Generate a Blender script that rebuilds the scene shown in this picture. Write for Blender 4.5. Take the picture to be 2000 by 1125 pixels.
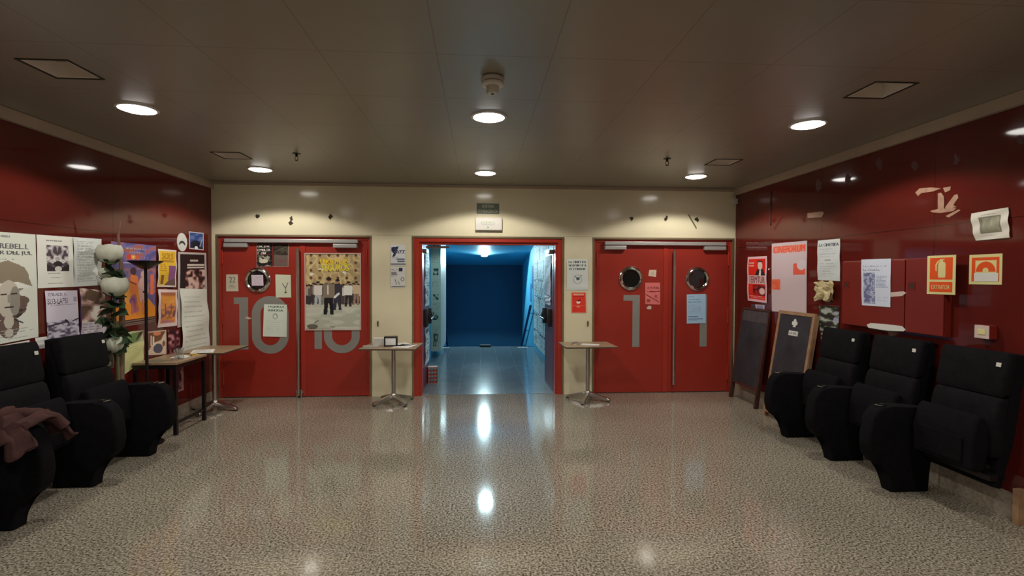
import bpy, bmesh, math, random
import numpy as np
from mathutils import Vector, Matrix
for o in list(bpy.data.objects): bpy.data.objects.remove(o, do_unlink=True)
S = bpy.context.scene
COL = S.collection
PI = math.pi
# ------------------------------------------------------------------ room numbers (metres)
H, D, XL, XR, YR = 2.658, 6.40, -3.255, 3.341, -2.2
CAMZ, FPX = 1.506, 986.57
YAW, PITCH, ROLL = 0.0655, -0.0219, 0.0027
def cam_basis():
    def rot(u, y, v):
        cr, sr = math.cos(ROLL), math.sin(ROLL); u, v = u*cr - v*sr, u*sr + v*cr
        cp, sp = math.cos(PITCH), math.sin(PITCH); y, v = y*cp - v*sp, y*sp + v*cp
        cy, sy = math.cos(YAW), math.sin(YAW); return Vector((u*cy + y*sy, -u*sy + y*cy, v))
    return rot(1, 0, 0), rot(0, 1, 0), rot(0, 0, 1)
CR_, CF_, CU_ = cam_basis()
def ray(px, py): return CR_*((px - 1000)/FPX) + CF_ - CU_*((py - 562.5)/FPX)
def hit(px, py, ax, val):
    d = ray(px, py); o = Vector((0, 0, CAMZ)); t = (val - o[ax])/d[ax]; return o + d*t
# ------------------------------------------------------------------ camera, world, exposure
cam = bpy.data.cameras.new('camera'); co = bpy.data.objects.new('camera', cam); COL.objects.link(co)
cam.sensor_width = 36; cam.lens = FPX*36/2000; cam.clip_start = .05; cam.clip_end = 60
m = Matrix((CR_, CU_, -CF_)).transposed().to_4x4(); m.translation = Vector((0, 0, CAMZ)); co.matrix_world = m
S.camera = co
S.view_settings.view_transform = 'Standard'; S.view_settings.look = 'None'
S.view_settings.gamma = 1; S.view_settings.use_curve_mapping = False
S.view_settings.exposure = 0.0
wd = bpy.data.worlds.new('world'); S.world = wd; wd.use_nodes = True
wd.node_tree.nodes['Background'].inputs[0].default_value = (.02, .018, .016, 1)
wd.node_tree.nodes['Background'].inputs[1].default_value = .3
HALL_W, CORR_W, DEEP_W = 72, 60, 260
LX = (-2.345, .07, 2.46); LY = (5.62, 3.66, 1.70, -.26)
# ------------------------------------------------------------------ materials
def lin(c): return tuple(((v/255)/12.92 if v/255 <= .04045 else ((v/255+.055)/1.055)**2.4) for v in c)
def mat(name, col, rough=.5, metal=0, spec=.5, emit=None, es=0, bump=None, var=None, coat=0):
    m = bpy.data.materials.new(name); m.use_nodes = True; nt = m.node_tree; b = nt.nodes['Principled BSDF']
    b.inputs['Base Color'].default_value = (*col, 1); b.inputs['Roughness'].default_value = rough
    b.inputs['Metallic'].default_value = metal; b.inputs['Specular IOR Level'].default_value = spec
    if coat: b.inputs['Coat Weight'].default_value = coat; b.inputs['Coat Roughness'].default_value = .06
    if emit: b.inputs['Emission Color'].default_value = (*emit, 1); b.inputs['Emission Strength'].default_value = es
    tc = nt.nodes.new('ShaderNodeTexCoord')
    if var:   # (scale, amount): gentle mottling of the thing's own colour
        n = nt.nodes.new('ShaderNodeTexNoise'); n.inputs['Scale'].default_value = var[0]; n.inputs['Detail'].default_value = 5
        r = nt.nodes.new('ShaderNodeMapRange'); r.inputs['To Min'].default_value = 1 - var[1]; r.inputs['To Max'].default_value = 1 + var[1]
        r.inputs['From Min'].default_value = .3; r.inputs['From Max'].default_value = .7
        mx = nt.nodes.new('ShaderNodeVectorMath'); mx.operation = 'SCALE'; mx.inputs[0].default_value = col
        nt.links.new(tc.outputs['Object'], n.inputs['Vector']); nt.links.new(n.outputs[0], r.inputs[0])
        nt.links.new(r.outputs[0], mx.inputs['Scale']); nt.links.new(mx.outputs[0], b.inputs['Base Color'])
    if bump:  # (scale, strength)
        n = nt.nodes.new('ShaderNodeTexNoise'); n.inputs['Scale'].default_value = bump[0]; n.inputs['Detail'].default_value = 3
        bp = nt.nodes.new('ShaderNodeBump'); bp.inputs['Strength'].default_value = bump[1]; bp.inputs['Distance'].default_value = .01
        nt.links.new(tc.outputs['Object'], n.inputs['Vector']); nt.links.new(n.outputs[0], bp.inputs['Height'])
        nt.links.new(bp.outputs[0], b.inputs['Normal'])
    return m
def node(nt, t, **k):
    n = nt.nodes.new('ShaderNode'+t)
    for a, v in k.items():
        if a[0] == 'i' and a[1:].isdigit(): n.inputs[int(a[1:])].default_value = v
        else: setattr(n, a, v)
    return n
def seam_mask(nt, sep, specs):
    """0..1 mask of thin joint lines; specs = (axis, period, offset, width)"""
    out = None
    for ax, per, off, wdt in specs:
        a = node(nt, 'Math', operation='ADD', i1=off + 100*per); nt.links.new(sep.outputs[ax], a.inputs[0])
        q = node(nt, 'Math', operation='MODULO', i1=per); nt.links.new(a.outputs[0], q.inputs[0])
        c = node(nt, 'Math', operation='LESS_THAN', i1=wdt); nt.links.new(q.outputs[0], c.inputs[0])
        if out is None: out = c
        else:
            x = node(nt, 'Math', operation='MAXIMUM'); nt.links.new(out.outputs[0], x.inputs[0]); nt.links.new(c.outputs[0], x.inputs[1]); out = x
    return out
def panel_mat(name, col, seam, rough, specs, spec=.5, var=(3, .06), bump=None, metal=0):
    m = mat(name, col, rough, metal, spec, var=var, bump=bump); nt = m.node_tree; b = nt.nodes['Principled BSDF']
    tc = node(nt, 'TexCoord'); sep = node(nt, 'SeparateXYZ'); nt.links.new(tc.outputs['Object'], sep.inputs[0])
    k = seam_mask(nt, sep, specs); mx = node(nt, 'Mix', data_type='RGBA')
    src = b.inputs['Base Color'].links[0].from_socket
    nt.links.new(k.outputs[0], mx.inputs[0]); nt.links.new(src, mx.inputs[6]); mx.inputs[7].default_value = (*seam, 1)
    nt.links.new(mx.outputs[2], b.inputs['Base Color']); return m
M = {}
M['red_wall'] = panel_mat('red_laminate', (.108, .013, .0095), (.035, .005, .004), .06, [(1, 1.22, .15, .004), (2, 4.0, -1.885, .005)], spec=.5)
M['beige'] = panel_mat('cream_wall_panel', (.76, .695, .49), (.48, .43, .29), .14, [(2, 5, -2.02, .004)], spec=.45, var=(2, .05))
M['trim'] = mat('taupe_cornice', (.42, .33, .25), .55, var=(4, .06))
M['ceil'] = panel_mat('taupe_metal_ceiling', (.265, .248, .20), (.175, .163, .13), .34, [(0, .6, .2222, .007), (1, .64, -2.6565, .007)], spec=.9, var=(1.5, .05), bump=(1.2, .06))
M['red'] = mat('red_door_paint', (.345, .030, .018), .33, spec=.5, var=(3, .05), bump=(60, .02))
M['redframe'] = mat('red_frame_paint', (.40, .035, .02), .3, var=(3, .05))
M['bronze'] = mat('bronze_trim', (.28, .22, .13), .35, metal=.6, var=(8, .1))
M['steel'] = mat('brushed_steel', (.62, .6, .57), .28, metal=1, var=(10, .06))
M['chrome'] = mat('chrome', (.75, .74, .72), .12, metal=1)
M['grey'] = mat('grey_number_vinyl', (.27, .26, .235), .45, var=(5, .05))
M['silver'] = mat('silver_paint', (.45, .44, .42), .4, metal=.3, var=(6, .04))
M['black'] = mat('black_plastic', (.012, .012, .013), .4)
M['blackmetal'] = mat('black_metal', (.012, .010, .012), .35, metal=.3)
M['darkglass'] = mat('dark_porthole_glass', (.006, .008, .008), .04, spec=.6)
M['fabric'] = mat('black_seat_fabric', (.0035, .003, .0042), .95, spec=.15, var=(25, .3), bump=(220, .35))
M['fabric2'] = mat('charcoal_seat_fabric', (.0062, .005, .0068), .95, spec=.15, var=(18, .35), bump=(220, .35))
M['coat'] = mat('dusty_rose_wool', (.062, .03, .028), .95, spec=.1, var=(12, .2), bump=(90, .3))
M['coatlining'] = mat('dark_lining', (.02, .015, .016), .8)
M['wood'] = mat('worn_beech', (.33, .235, .14), .35, var=(9, .12))
M['woodedge'] = mat('table_edge_band', (.07, .045, .035), .45)
M['darkwood'] = mat('dark_stained_wood', (.065, .025, .018), .4, var=(14, .25))
M['lightwood'] = mat('pale_wood', (.34, .20, .11), .45, var=(14, .2))
M['slate'] = mat('blackboard_slate', (.028, .03, .036), .55, var=(6, .35))
M['slatelight'] = mat('chalky_slate', (.07, .06, .065), .6, var=(12, .25))
M['white'] = mat('white_plastic', (.62, .6, .54), .4)
M['paper'] = mat('white_paper', (.70, .70, .66), .7, var=(8, .03))
M['offwhite'] = mat('smoke_detector_white', (.55, .5, .43), .45)
M['petal'] = mat('white_petals', (.62, .64, .52), .65, var=(20, .08))
M['leaf'] = mat('green_leaves', (.035, .065, .028), .5, var=(15, .3))
M['stem'] = mat('olive_stem', (.16, .15, .07), .55, var=(15, .2))
M['twig'] = mat('dry_twig', (.20, .12, .08), .7, var=(15, .2))
M['glass'] = mat('drinking_glass', (.9, .93, .92), .03); M['glass'].node_tree.nodes['Principled BSDF'].inputs['Transmission Weight'].default_value = .95
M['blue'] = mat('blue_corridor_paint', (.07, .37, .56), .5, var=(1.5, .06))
M['blue_shaded'] = mat('shaded_corridor_paint', (.007, .062, .125), .6, var=(1.5, .08))  # corridor blue darkened; the rear wall's lack of light is in this colour
M['rail'] = mat('blue_rail_paint', (.01, .035, .16), .35)
M['corrfloor'] = panel_mat('grey_corridor_tile', (.17, .21, .23), (.36, .39, .40), .16, [(0, .30, .27, .004), (1, .6, .1, .004)], spec=.6, var=(4, .1))
M['step'] = mat('dark_step_tile', (.03, .07, .12), .4, var=(4, .1))
M['brick'] = mat('red_hollow_brick', (.38, .085, .05), .85, var=(20, .15), bump=(60, .3))
M['orange'] = mat('signal_orange', (.78, .085, .008), .45)
M['signyellow'] = mat('photoluminescent_cream', (.72, .66, .30), .5)
M['signgreen'] = mat('sign_grey_green', (.11, .14, .09), .45)
M['signtext'] = mat('pale_sign_lettering', (.62, .64, .52), .5)
M['baseb'] = mat('stone_baseboard', (.30, .25, .19), .3, var=(40, .25))
M['mark'] = mat('dark_chipped_paint', (.03, .022, .01), .8)
M['tape'] = mat('torn_tape', (.42, .24, .16), .6, var=(30, .2))
M['tapedark'] = mat('faded_glue_residue', (.10, .03, .03), .6, var=(30, .3))
M['cabred'] = mat('cabinet_red_enamel', (.19, .017, .010), .3, var=(3, .06))
M['cardred'] = mat('red_card', (.4, .04, .03), .5)
M['lamp'] = mat('lamp_glow', (1, 1, 1), .5, emit=(1, .955, .90), es=15)
M['lampblue'] = mat('corridor_lamp_glow', (1, 1, 1), .5, emit=(.85, .97, 1), es=15)
M['ventwhite'] = mat('vent_side_paint', (.85, .8, .74), .5)
M['yellowpaper'] = mat('cream_crumpled_paper', (.62, .52, .28), .7, var=(10, .1))
M['scrap'] = mat('pale_scrap', (.62, .5, .44), .7)
def floor_mat():
    m = bpy.data.materials.new('polished_granite'); m.use_nodes = True; nt = m.node_tree; b = nt.nodes['Principled BSDF']
    tc = node(nt, 'TexCoord'); L = nt.links
    n1 = node(nt, 'TexNoise'); n1.inputs['Scale'].default_value = 78; n1.inputs['Detail'].default_value = 4; n1.inputs['Roughness'].default_value = .6
    n2 = node(nt, 'TexNoise'); n2.inputs['Scale'].default_value = 150; n2.inputs['Detail'].default_value = 2
    n3 = node(nt, 'TexNoise'); n3.inputs['Scale'].default_value = 1.1; n3.inputs['Detail'].default_value = 2
    for n in (n1, n2, n3): L.new(tc.outputs['Object'], n.inputs['Vector'])
    r1 = node(nt, 'ValToRGB'); e = r1.color_ramp.elements
    e[0].position = .36; e[0].color = (.055, .044, .03, 1); e[1].position = .61; e[1].color = (.46, .42, .335, 1)
    a = r1.color_ramp.elements.new(.44); a.color = (.17, .142, .10, 1); a = r1.color_ramp.elements.new(.51); a.color = (.28, .25, .195, 1)
    L.new(n1.outputs[0], r1.inputs[0])
    r2 = node(nt, 'MapRange'); r2.inputs[1].default_value = .3; r2.inputs[2].default_value = .7; r2.inputs[3].default_value = .72; r2.inputs[4].default_value = 1.22
    L.new(n2.outputs[0], r2.inputs[0])
    r3 = node(nt, 'MapRange'); r3.inputs[1].default_value = .3; r3.inputs[2].default_value = .7; r3.inputs[3].default_value = .9; r3.inputs[4].default_value = 1.1
    L.new(n3.outputs[0], r3.inputs[0])
    mm = node(nt, 'Math', operation='MULTIPLY'); L.new(r2.outputs[0], mm.inputs[0]); L.new(r3.outputs[0], mm.inputs[1])
    sc = node(nt, 'VectorMath', operation='SCALE'); L.new(r1.outputs[0], sc.inputs[0]); L.new(mm.outputs[0], sc.inputs['Scale'])
    sep = node(nt, 'SeparateXYZ'); L.new(tc.outputs['Object'], sep.inputs[0])
    k = seam_mask(nt, sep, [(0, .6, .23, .003), (1, .6, .0, .003)]); mx = node(nt, 'Mix', data_type='RGBA'); mx.inputs[7].default_value = (.2, .17, .13, 1)
    km = node(nt, 'Math', operation='MULTIPLY', i1=.35); L.new(k.outputs[0], km.inputs[0]); L.new(km.outputs[0], mx.inputs[0])
    L.new(sc.outputs[0], mx.inputs[6]); L.new(mx.outputs[2], b.inputs['Base Color'])
    b.inputs['Roughness'].default_value = .085; b.inputs['Specular IOR Level'].default_value = .5
    return m
M['floor'] = floor_mat()
def print_mat():
    m = bpy.data.materials.new('printed_paper'); m.use_nodes = True; nt = m.node_tree; b = nt.nodes['Principled BSDF']
    a = node(nt, 'Attribute', attribute_name='ink'); nt.links.new(a.outputs['Color'], b.inputs['Base Color'])
    b.inputs['Roughness'].default_value = .55; b.inputs['Specular IOR Level'].default_value = .3; return m
M['print'] = print_mat()
# ------------------------------------------------------------------ mesh helpers
def link(o, parent=None):
    COL.objects.link(o)
    if parent: o.parent = parent
    return o
def obj(name, bm, m, parent=None, smooth=False):
    me = bpy.data.meshes.new(name); bmesh.ops.recalc_face_normals(bm, faces=bm.faces); bm.to_mesh(me); bm.free()
    for x in (m if isinstance(m, (list, tuple)) else [m]): me.materials.append(M[x] if isinstance(x, str) else x)
    if smooth:
        for p in me.polygons: p.use_smooth = True
        try: me.set_sharp_from_angle(angle=math.radians(40))
        except Exception: pass
    return link(bpy.data.objects.new(name, me), parent)
def tag(o, label, cat, group=None):
    o['label'] = label; o['category'] = cat
    if group: o['group'] = group
    return o
def thing(name, label, cat, loc=(0, 0, 0), rz=0, group=None):
    o = bpy.data.objects.new(name, None); o.empty_display_size = .1; COL.objects.link(o); o.location = loc; o.rotation_euler = (0, 0, rz)
    return tag(o, label, cat, group)
def struct(name, bm, m, parent=None, smooth=False):
    o = obj(name, bm, m, parent, smooth); o['kind'] = 'structure'; return o
def dup(root, loc, rz, label, group=None):
    r = root.copy(); COL.objects.link(r); r.location = loc; r.rotation_euler = (0, 0, rz); r['label'] = label
    if group: r['group'] = group
    def rec(a, b):
        for ch in list(a.children):
            if ch == b: continue
            c = ch.copy(); COL.objects.link(c); c.parent = b; rec(ch, c)
    rec(root, r); return r
def box(bm, x0, x1, y0, y1, z0, z1, bev=0, seg=2, mtx=None, mi=0):
    vs = [bm.verts.new((x, y, z)) for x in (x0, x1) for y in (y0, y1) for z in (z0, z1)]
    fs = [bm.faces.new([vs[i] for i in f]) for f in ((0, 1, 3, 2), (4, 6, 7, 5), (0, 4, 5, 1), (2, 3, 7, 6), (0, 2, 6, 4), (1, 5, 7, 3))]
    for f in fs: f.material_index = mi
    geo = vs
    if bev:
        es = list({e for f in fs for e in f.edges})
        r = bmesh.ops.bevel(bm, geom=es, offset=bev, segments=seg, profile=.6, affect='EDGES'); geo = list({v for f in r['faces'] for v in f.verts})
        for f in r['faces']: f.material_index = mi
    if mtx is not None: bmesh.ops.transform(bm, matrix=mtx, verts=geo if bev else vs)
    return geo
def BX(*a, **k): bm = bmesh.new(); box(bm, *a, **k); return bm
def tube(bm, pts, r, n=10, caps=True):
    pts = [Vector(p) for p in pts]; rs = r if isinstance(r, (list, tuple)) else [r]*len(pts); rings = []
    up = Vector((0, 0, 1)) if abs((pts[-1]-pts[0]).normalized().z) < .9 else Vector((1, 0, 0))
    for i, p in enumerate(pts):
        d = (pts[min(i+1, len(pts)-1)] - pts[max(i-1, 0)]).normalized(); a = d.cross(up).normalized(); b = a.cross(d)
        rings.append([bm.verts.new(p + (a*math.cos(2*PI*k/n) + b*math.sin(2*PI*k/n))*rs[i]) for k in range(n)])
    for i in range(len(rings)-1):
        for k in range(n): bm.faces.new((rings[i][k], rings[i][(k+1) % n], rings[i+1][(k+1) % n], rings[i+1][k]))
    if caps: bm.faces.new(rings[0]); bm.faces.new(rings[-1])
def TB(*a, **k): bm = bmesh.new(); tube(bm, *a, **k); return bm
def lathe(bm, prof, c=(0, 0, 0), n=32, axis='z', close=False):
    """prof = (radius, height) list along axis"""
    rings = []
    def P(r, h, t):
        x, y = r*math.cos(t), r*math.sin(t)
        return Vector(c) + (Vector((x, y, h)) if axis == 'z' else Vector((x, h, y)) if axis == 'y' else Vector((h, x, y)))
    for r, h in prof:
        rings.append([bm.verts.new(P(max(r, 1e-4), h, 2*PI*k/n)) for k in range(n)])
    for i in range(len(rings)-1):
        for k in range(n): bm.faces.new((rings[i][k], rings[i][(k+1) % n], rings[i+1][(k+1) % n], rings[i+1][k]))
    if not close:
        bm.faces.new(rings[0]); bm.faces.new(rings[-1])
    else:
        for k in range(n): bm.faces.new((rings[-1][k], rings[-1][(k+1) % n], rings[0][(k+1) % n], rings[0][k]))
def LT(*a, **k): bm = bmesh.new(); lathe(bm, *a, **k); return bm
def prism(bm, poly, a0, a1, axis='y', bev=0, seg=3):
    """extrude a 2D outline (p, q) along an axis; for axis y the outline is (x, z), x: (y, z), z: (x, y)"""
    def P(p, q, a): return {'y': (p, a, q), 'x': (a, p, q), 'z': (p, q, a)}[axis]
    A = [bm.verts.new(P(p, q, a0)) for p, q in poly]; B = [bm.verts.new(P(p, q, a1)) for p, q in poly]; n = len(poly)
    fa = bm.faces.new(A); fb = bm.faces.new(B)
    for i in range(n): bm.faces.new((A[i], A[(i+1) % n], B[(i+1) % n], B[i]))
    if bev: bmesh.ops.bevel(bm, geom=list(set(fa.edges) | set(fb.edges)), offset=bev, segments=seg, profile=.5, affect='EDGES')
def PR(*a, **k): bm = bmesh.new(); prism(bm, *a, **k); return bm
def arc(cx, cy, rx, ry, a0, a1, n):
    return [(cx + rx*math.cos(math.radians(a0+(a1-a0)*i/n)), cy + ry*math.sin(math.radians(a0+(a1-a0)*i/n))) for i in range(n+1)]
# ------------------------------------------------------------------ lettering and printed sheets
_tc = {}
def glyphs(s):
    if s in _tc: return _tc[s]
    cu = bpy.data.curves.new('t', 'FONT'); cu.body = s; cu.resolution_u = 3; o = bpy.data.objects.new('t', cu); COL.objects.link(o)
    dg = bpy.context.evaluated_depsgraph_get(); me = o.evaluated_get(dg).to_mesh(); me.calc_loop_triangles()
    co_ = np.array([v.co[:2] for v in me.vertices]).reshape(-1, 2); tr = np.array([t.vertices[:] for t in me.loop_triangles]).reshape(-1, 3)
    lo, hi = co_.min(0), co_.max(0); V = (co_-lo)/(hi-lo)
    asp = (hi-lo)[0]/(hi-lo)[1]; o.evaluated_get(dg).to_mesh_clear(); bpy.data.objects.remove(o); bpy.data.curves.remove(cu)
    _tc[s] = (V, tr, asp); return _tc[s]
def letters(s, P0, ex, ez, w, h, parent, m, nrm, name='lettering', th=.001):
    """solid lettering in a box w x h whose lower left corner is P0, along unit vectors ex, ez"""
    V, tr, _ = glyphs(s); bm = bmesh.new(); P0, ex, ez, nrm = map(Vector, (P0, ex, ez, nrm))
    vs = [bm.verts.new(P0 + ex*(v[0]*w) + ez*(v[1]*h) + nrm*th) for v in V]
    for t in tr:
        try: bm.faces.new([vs[i] for i in t])
        except ValueError: pass
    r = bmesh.ops.extrude_face_region(bm, geom=list(bm.faces)); bmesh.ops.translate(bm, vec=-nrm*th*.9, verts=[g for g in r['geom'] if isinstance(g, bmesh.types.BMVert)])
    return obj(name, bm, m, parent)
class Art:
    def __init__(s, w, h, bg, seed=1):
        s.w, s.h = w, h; s.a = np.zeros((h, w, 3)); s.a[:] = bg
        s.X, s.Y = np.meshgrid((np.arange(w)+.5)/w, (np.arange(h)+.5)/h); s.r = np.random.RandomState(seed)
    def put(s, k, c): s.a[k] = c; return s
    def rect(s, x0, y0, x1, y1, c): return s.put((s.X >= x0) & (s.X < x1) & (s.Y >= y0) & (s.Y < y1), c)
    def ell(s, cx, cy, rx, ry, c): return s.put(((s.X-cx)/rx)**2 + ((s.Y-cy)/ry)**2 < 1, c)
    def ring(s, cx, cy, rx, ry, t, c):
        q = np.sqrt(((s.X-cx)/rx)**2 + ((s.Y-cy)/ry)**2); return s.put((q < 1) & (q > 1-t), c)
    def poly(s, pts, c):
        k = np.zeros_like(s.X, bool); n = len(pts)
        for i in range(n):
            (x0, y0), (x1, y1) = pts[i], pts[(i+1) % n]
            if y0 == y1: continue
            k ^= ((s.Y >= min(y0, y1)) & (s.Y < max(y0, y1)) & (s.X < (s.Y-y0)*(x1-x0)/(y1-y0)+x0))
        return s.put(k, c)
    def line(s, x0, y0, x1, y1, t, c):
        dx, dy = x1-x0, y1-y0; q = np.clip(((s.X-x0)*dx+(s.Y-y0)*dy)/(dx*dx+dy*dy), 0, 1)
        return s.put(np.hypot(s.X-x0-q*dx, (s.Y-y0-q*dy)*s.h/s.w) < t, c)
    def text(s, t, x0, y0, x1, y1, c):
        V, tr, _ = glyphs(t); PX = V[:, 0]*(x1-x0)+x0; PY = y1-V[:, 1]*(y1-y0); k = np.zeros_like(s.X, bool)
        for a, b, d in tr:
            xs, ys = PX[[a, b, d]], PY[[a, b, d]]
            j0, j1 = max(int(xs.min()*s.w)-1, 0), min(int(xs.max()*s.w)+2, s.w); i0, i1 = max(int(ys.min()*s.h)-1, 0), min(int(ys.max()*s.h)+2, s.h)
            if j0 >= j1 or i0 >= i1: continue
            X, Y = s.X[i0:i1, j0:j1], s.Y[i0:i1, j0:j1]
            e = lambda p, q: (X-xs[p])*(ys[q]-ys[p])-(Y-ys[p])*(xs[q]-xs[p])
            e0, e1, e2 = e(0, 1), e(1, 2), e(2, 0); k[i0:i1, j0:j1] |= ((e0 >= 0) & (e1 >= 0) & (e2 >= 0)) | ((e0 <= 0) & (e1 <= 0) & (e2 <= 0))
        if min((x1-x0)*s.w/max(len(t), 1), (y1-y0)*s.h) > 4.5: k[:, 1:] |= k[:, :-1].copy()
        return s.put(k, c)
    def lines(s, x0, y0, x1, y1, n, c, dens=.85, t=.45):
        for i in range(n):
            ya = y0+(y1-y0)*i/n; x = x0; xe = x0+(x1-x0)*s.r.uniform(.7, 1)
            while x < xe:
                l = s.r.uniform(.02, .09)
                if s.r.rand() < dens: s.rect(x, ya, min(x+l, xe), ya+(y1-y0)/n*t, c)
                x += l+.012
        return s
    def blobs(s, x0, y0, x1, y1, n, cols, gx=9, gy=9):
        """soft tonal patches like a small photograph, posterised over the given colours"""
        g = s.r.rand(gy+1, gx+1); k = (s.X >= x0) & (s.X < x1) & (s.Y >= y0) & (s.Y < y1)
        u = np.clip((s.X-x0)/(x1-x0), 0, .999)*gx; v = np.clip((s.Y-y0)/(y1-y0), 0, .999)*gy; i, j = v.astype(int), u.astype(int); fu, fv = u-j, v-i
        z = g[i, j]*(1-fu)*(1-fv)+g[i, j+1]*fu*(1-fv)+g[i+1, j]*(1-fu)*fv+g[i+1, j+1]*fu*fv
        z = np.clip((z-.2)/.6, 0, .999)*len(cols); C = np.array(cols, float); s.a[k] = C[np.minimum(z[k].astype(int), len(cols)-1)]; return s
    def person(s, x, y, h, top, leg, skin=(150, 120, 100)):
        q = s.h/s.w; w = h*q*.13
        s.poly([(x-w*.9, y-h*.52), (x+w*.9, y-h*.52), (x+w*1.0, y), (x+w*.35, y), (x, y-h*.42), (x-w*.35, y), (x-w*1.1, y)], leg)
        s.poly([(x-w*1.25, y-h*.82), (x+w*1.25, y-h*.82), (x+w*1.2, y-h*.45), (x-w*1.2, y-h*.45)], top)
        s.ell(x, y-h*.92, w*.55, h*.075, skin); s.ell(x, y-h*.955, w*.55, h*.045, (35, 28, 25)); return s
def printed(name, quad, art, parent=None, curl=.0, off=.003, nrm=None, wob=0):
    """one sheet: quad = TL TR BR BL world corners, art = colour grid; curl bulges it gently off the wall"""
    A = art.a; h, w = A.shape[:2]; TL, TR, BR, BL = [np.array(q, float) for q in quad]; nrm = np.array(nrm, float)
    u = np.linspace(0, 1, w+1)[None, :, None]; v = np.linspace(0, 1, h+1)[:, None, None]
    P = (TL*(1-u)+TR*u)*(1-v)+(BL*(1-u)+BR*u)*v
    P = P + nrm*(off + curl*(np.sin(PI*v)*.5+.5*np.sin(PI*v*2+u*2)**2) + wob*np.sin(u*9+v*5)*.5)
    P = P.reshape(-1, 3); I = np.arange((h+1)*(w+1)).reshape(h+1, w+1)
    F = np.stack([I[:-1, :-1], I[1:, :-1], I[1:, 1:], I[:-1, 1:]], -1).reshape(-1, 4)
    me = bpy.data.meshes.new(name); me.from_pydata(P.tolist(), [], F.tolist())
    C = A.reshape(-1, 3)/255.; C = np.where(C <= .04045, C/12.92, ((C+.055)/1.055)**2.4)
    C = np.minimum(C*1.4, .86); L = np.ones((len(C)*4, 4)); L[:, :3] = np.repeat(C, 4, 0); at = me.color_attributes.new('ink', 'FLOAT_COLOR', 'CORNER'); at.data.foreach_set('color', L.ravel())
    me.materials.append(M['print']); me.update()
    if me.polygons[0].normal.dot(Vector(nrm)) < 0: me.flip_normals()
    return link(bpy.data.objects.new(name, me), parent)
WALLS = {'back': (1, D, (0, -1, 0)), 'left': (0, XL, (1, 0, 0)), 'right': (0, XR, (-1, 0, 0))}
def onwall(wall, pts, d=0):
    ax, val, n = WALLS[wall]; val = val + d*n[ax]; return [tuple(hit(x, y, ax, val)) for x, y in pts]
def sheet(name, wall, pts, art, label, cat, d=0, curl=.003, group=None, off=.003, wob=0):
    q = onwall(wall, pts, d); o = printed(name, q, art, None, curl, off, WALLS[wall][2], wob); tag(o, label, cat, group); return o
# ------------------------------------------------------------------ SETTING
bm = bmesh.new(); box(bm, XL-.3, XR+.3, YR-.2, 6.46, -.1, 0); struct('floor', bm, 'floor')
VENTS = [(-2.45, 2.88), (2.33, 2.85), (-2.48, 4.89), (2.31, 4.80)]; VS = .25
bm = bmesh.new()
xs = sorted({XL-.3, XR+.3} | {v[0] for v in VENTS} | {v[0]+VS for v in VENTS}); ys = sorted({YR-.2, D+.25} | {v[1] for v in VENTS} | {v[1]+VS for v in VENTS})
for i in range(len(xs)-1):
    for j in range(len(ys)-1):
        mx_, my_ = (xs[i]+xs[i+1])/2, (ys[j]+ys[j+1])/2
        if not any(a < mx_ < a+VS and b < my_ < b+VS for a, b in VENTS): box(bm, xs[i], xs[i+1], ys[j], ys[j+1], H, H+.1)
bmesh.ops.remove_doubles(bm, verts=bm.verts, dist=1e-5)
struct('ceiling', bm, 'ceil')
struct('wall_left', BX(XL-.12, XL, YR-.1, D+.1, 0, H), 'red_wall')
struct('wall_right', BX(XR, XR+.12, YR-.1, D+.1, 0, H), 'red_wall')
struct('wall_rear', BX(XL-.1, XR+.1, YR-.12, YR, 0, H), 'beige')
# back wall with three door recesses
LD = (-3.205, -1.335); OP = (-.835, 1.085); RD = (1.455, 3.325); DT = 2.015
bm = bmesh.new()
for x0, x1 in ((XL-.1, LD[0]), (LD[1], OP[0]), (OP[1], RD[0]), (RD[1], XR+.1)): box(bm, x0, x1, D, D+.18, 0, DT)
box(bm, XL-.1, XR+.1, D, D+.18, DT, H)
struct('wall_back', bm, 'beige')
# cornice strips under the ceiling
struct('trim_1', BX(XL, XL+.035, YR, D, H-.085, H-.002), 'trim')
struct('trim_2', BX(XR-.035, XR, YR, D, H-.085, H-.002), 'trim')
struct('trim_3', BX(XL+.035, XR-.035, D-.03, D, H-.035, H-.002), 'trim')
struct('baseboard_left', BX(XL, XL+.012, YR, D, 0, .10), 'baseb')
struct('baseboard_right', BX(XR-.012, XR, YR, D, 0, .16), 'baseb')
# bronze edging round the three recesses
for i, (a, b) in enumerate((LD, OP, RD)):
    bm = bmesh.new(); t = .022
    box(bm, a, a+t, D-.006, D+.1, 0, DT); box(bm, b-t, b, D-.006, D+.1, 0, DT); box(bm, a+t, b-t, D-.006, D+.1, DT-t, DT)
    struct('trim_%d' % (4+i), bm, 'bronze')
# closed double doors
def porthole(parent, x, z, y):
    p = obj('porthole_ring', LT([(.108, 0), (.155, 0), (.159, -.006), (.15, -.02), (.134, -.028), (.115, -.02), (.108, -.004)], (x, y, z), 40, 'y', True), 'chrome', parent, True)
    obj('porthole_glass', LT([(.112, -.002), (.112, -.006)], (x, y, z), 36, 'y'), 'darkglass', p)
def pull(parent, x, z0, z1, y):
    bm = bmesh.new(); tube(bm, [(x, y-.05, z0), (x, y-.05, z1)], .019, 14)
    for z in (z0+.06, (z0+z1)/2, z1-.06): tube(bm, [(x, y, z), (x, y-.05, z)], .008, 8)
    obj('pull_bar', bm, 'steel', parent, True)
def digit_one(parent, x1, z0, z1, y, w, flag):
    bm = bmesh.new(); prism(bm, [(x1-w, z0), (x1, z0), (x1, z1), (x1-w-flag, z1), (x1-w-flag, z1-w*.78), (x1-w, z1-w*.78)], y-.002, y-.0005, 'y'); return bm
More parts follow.
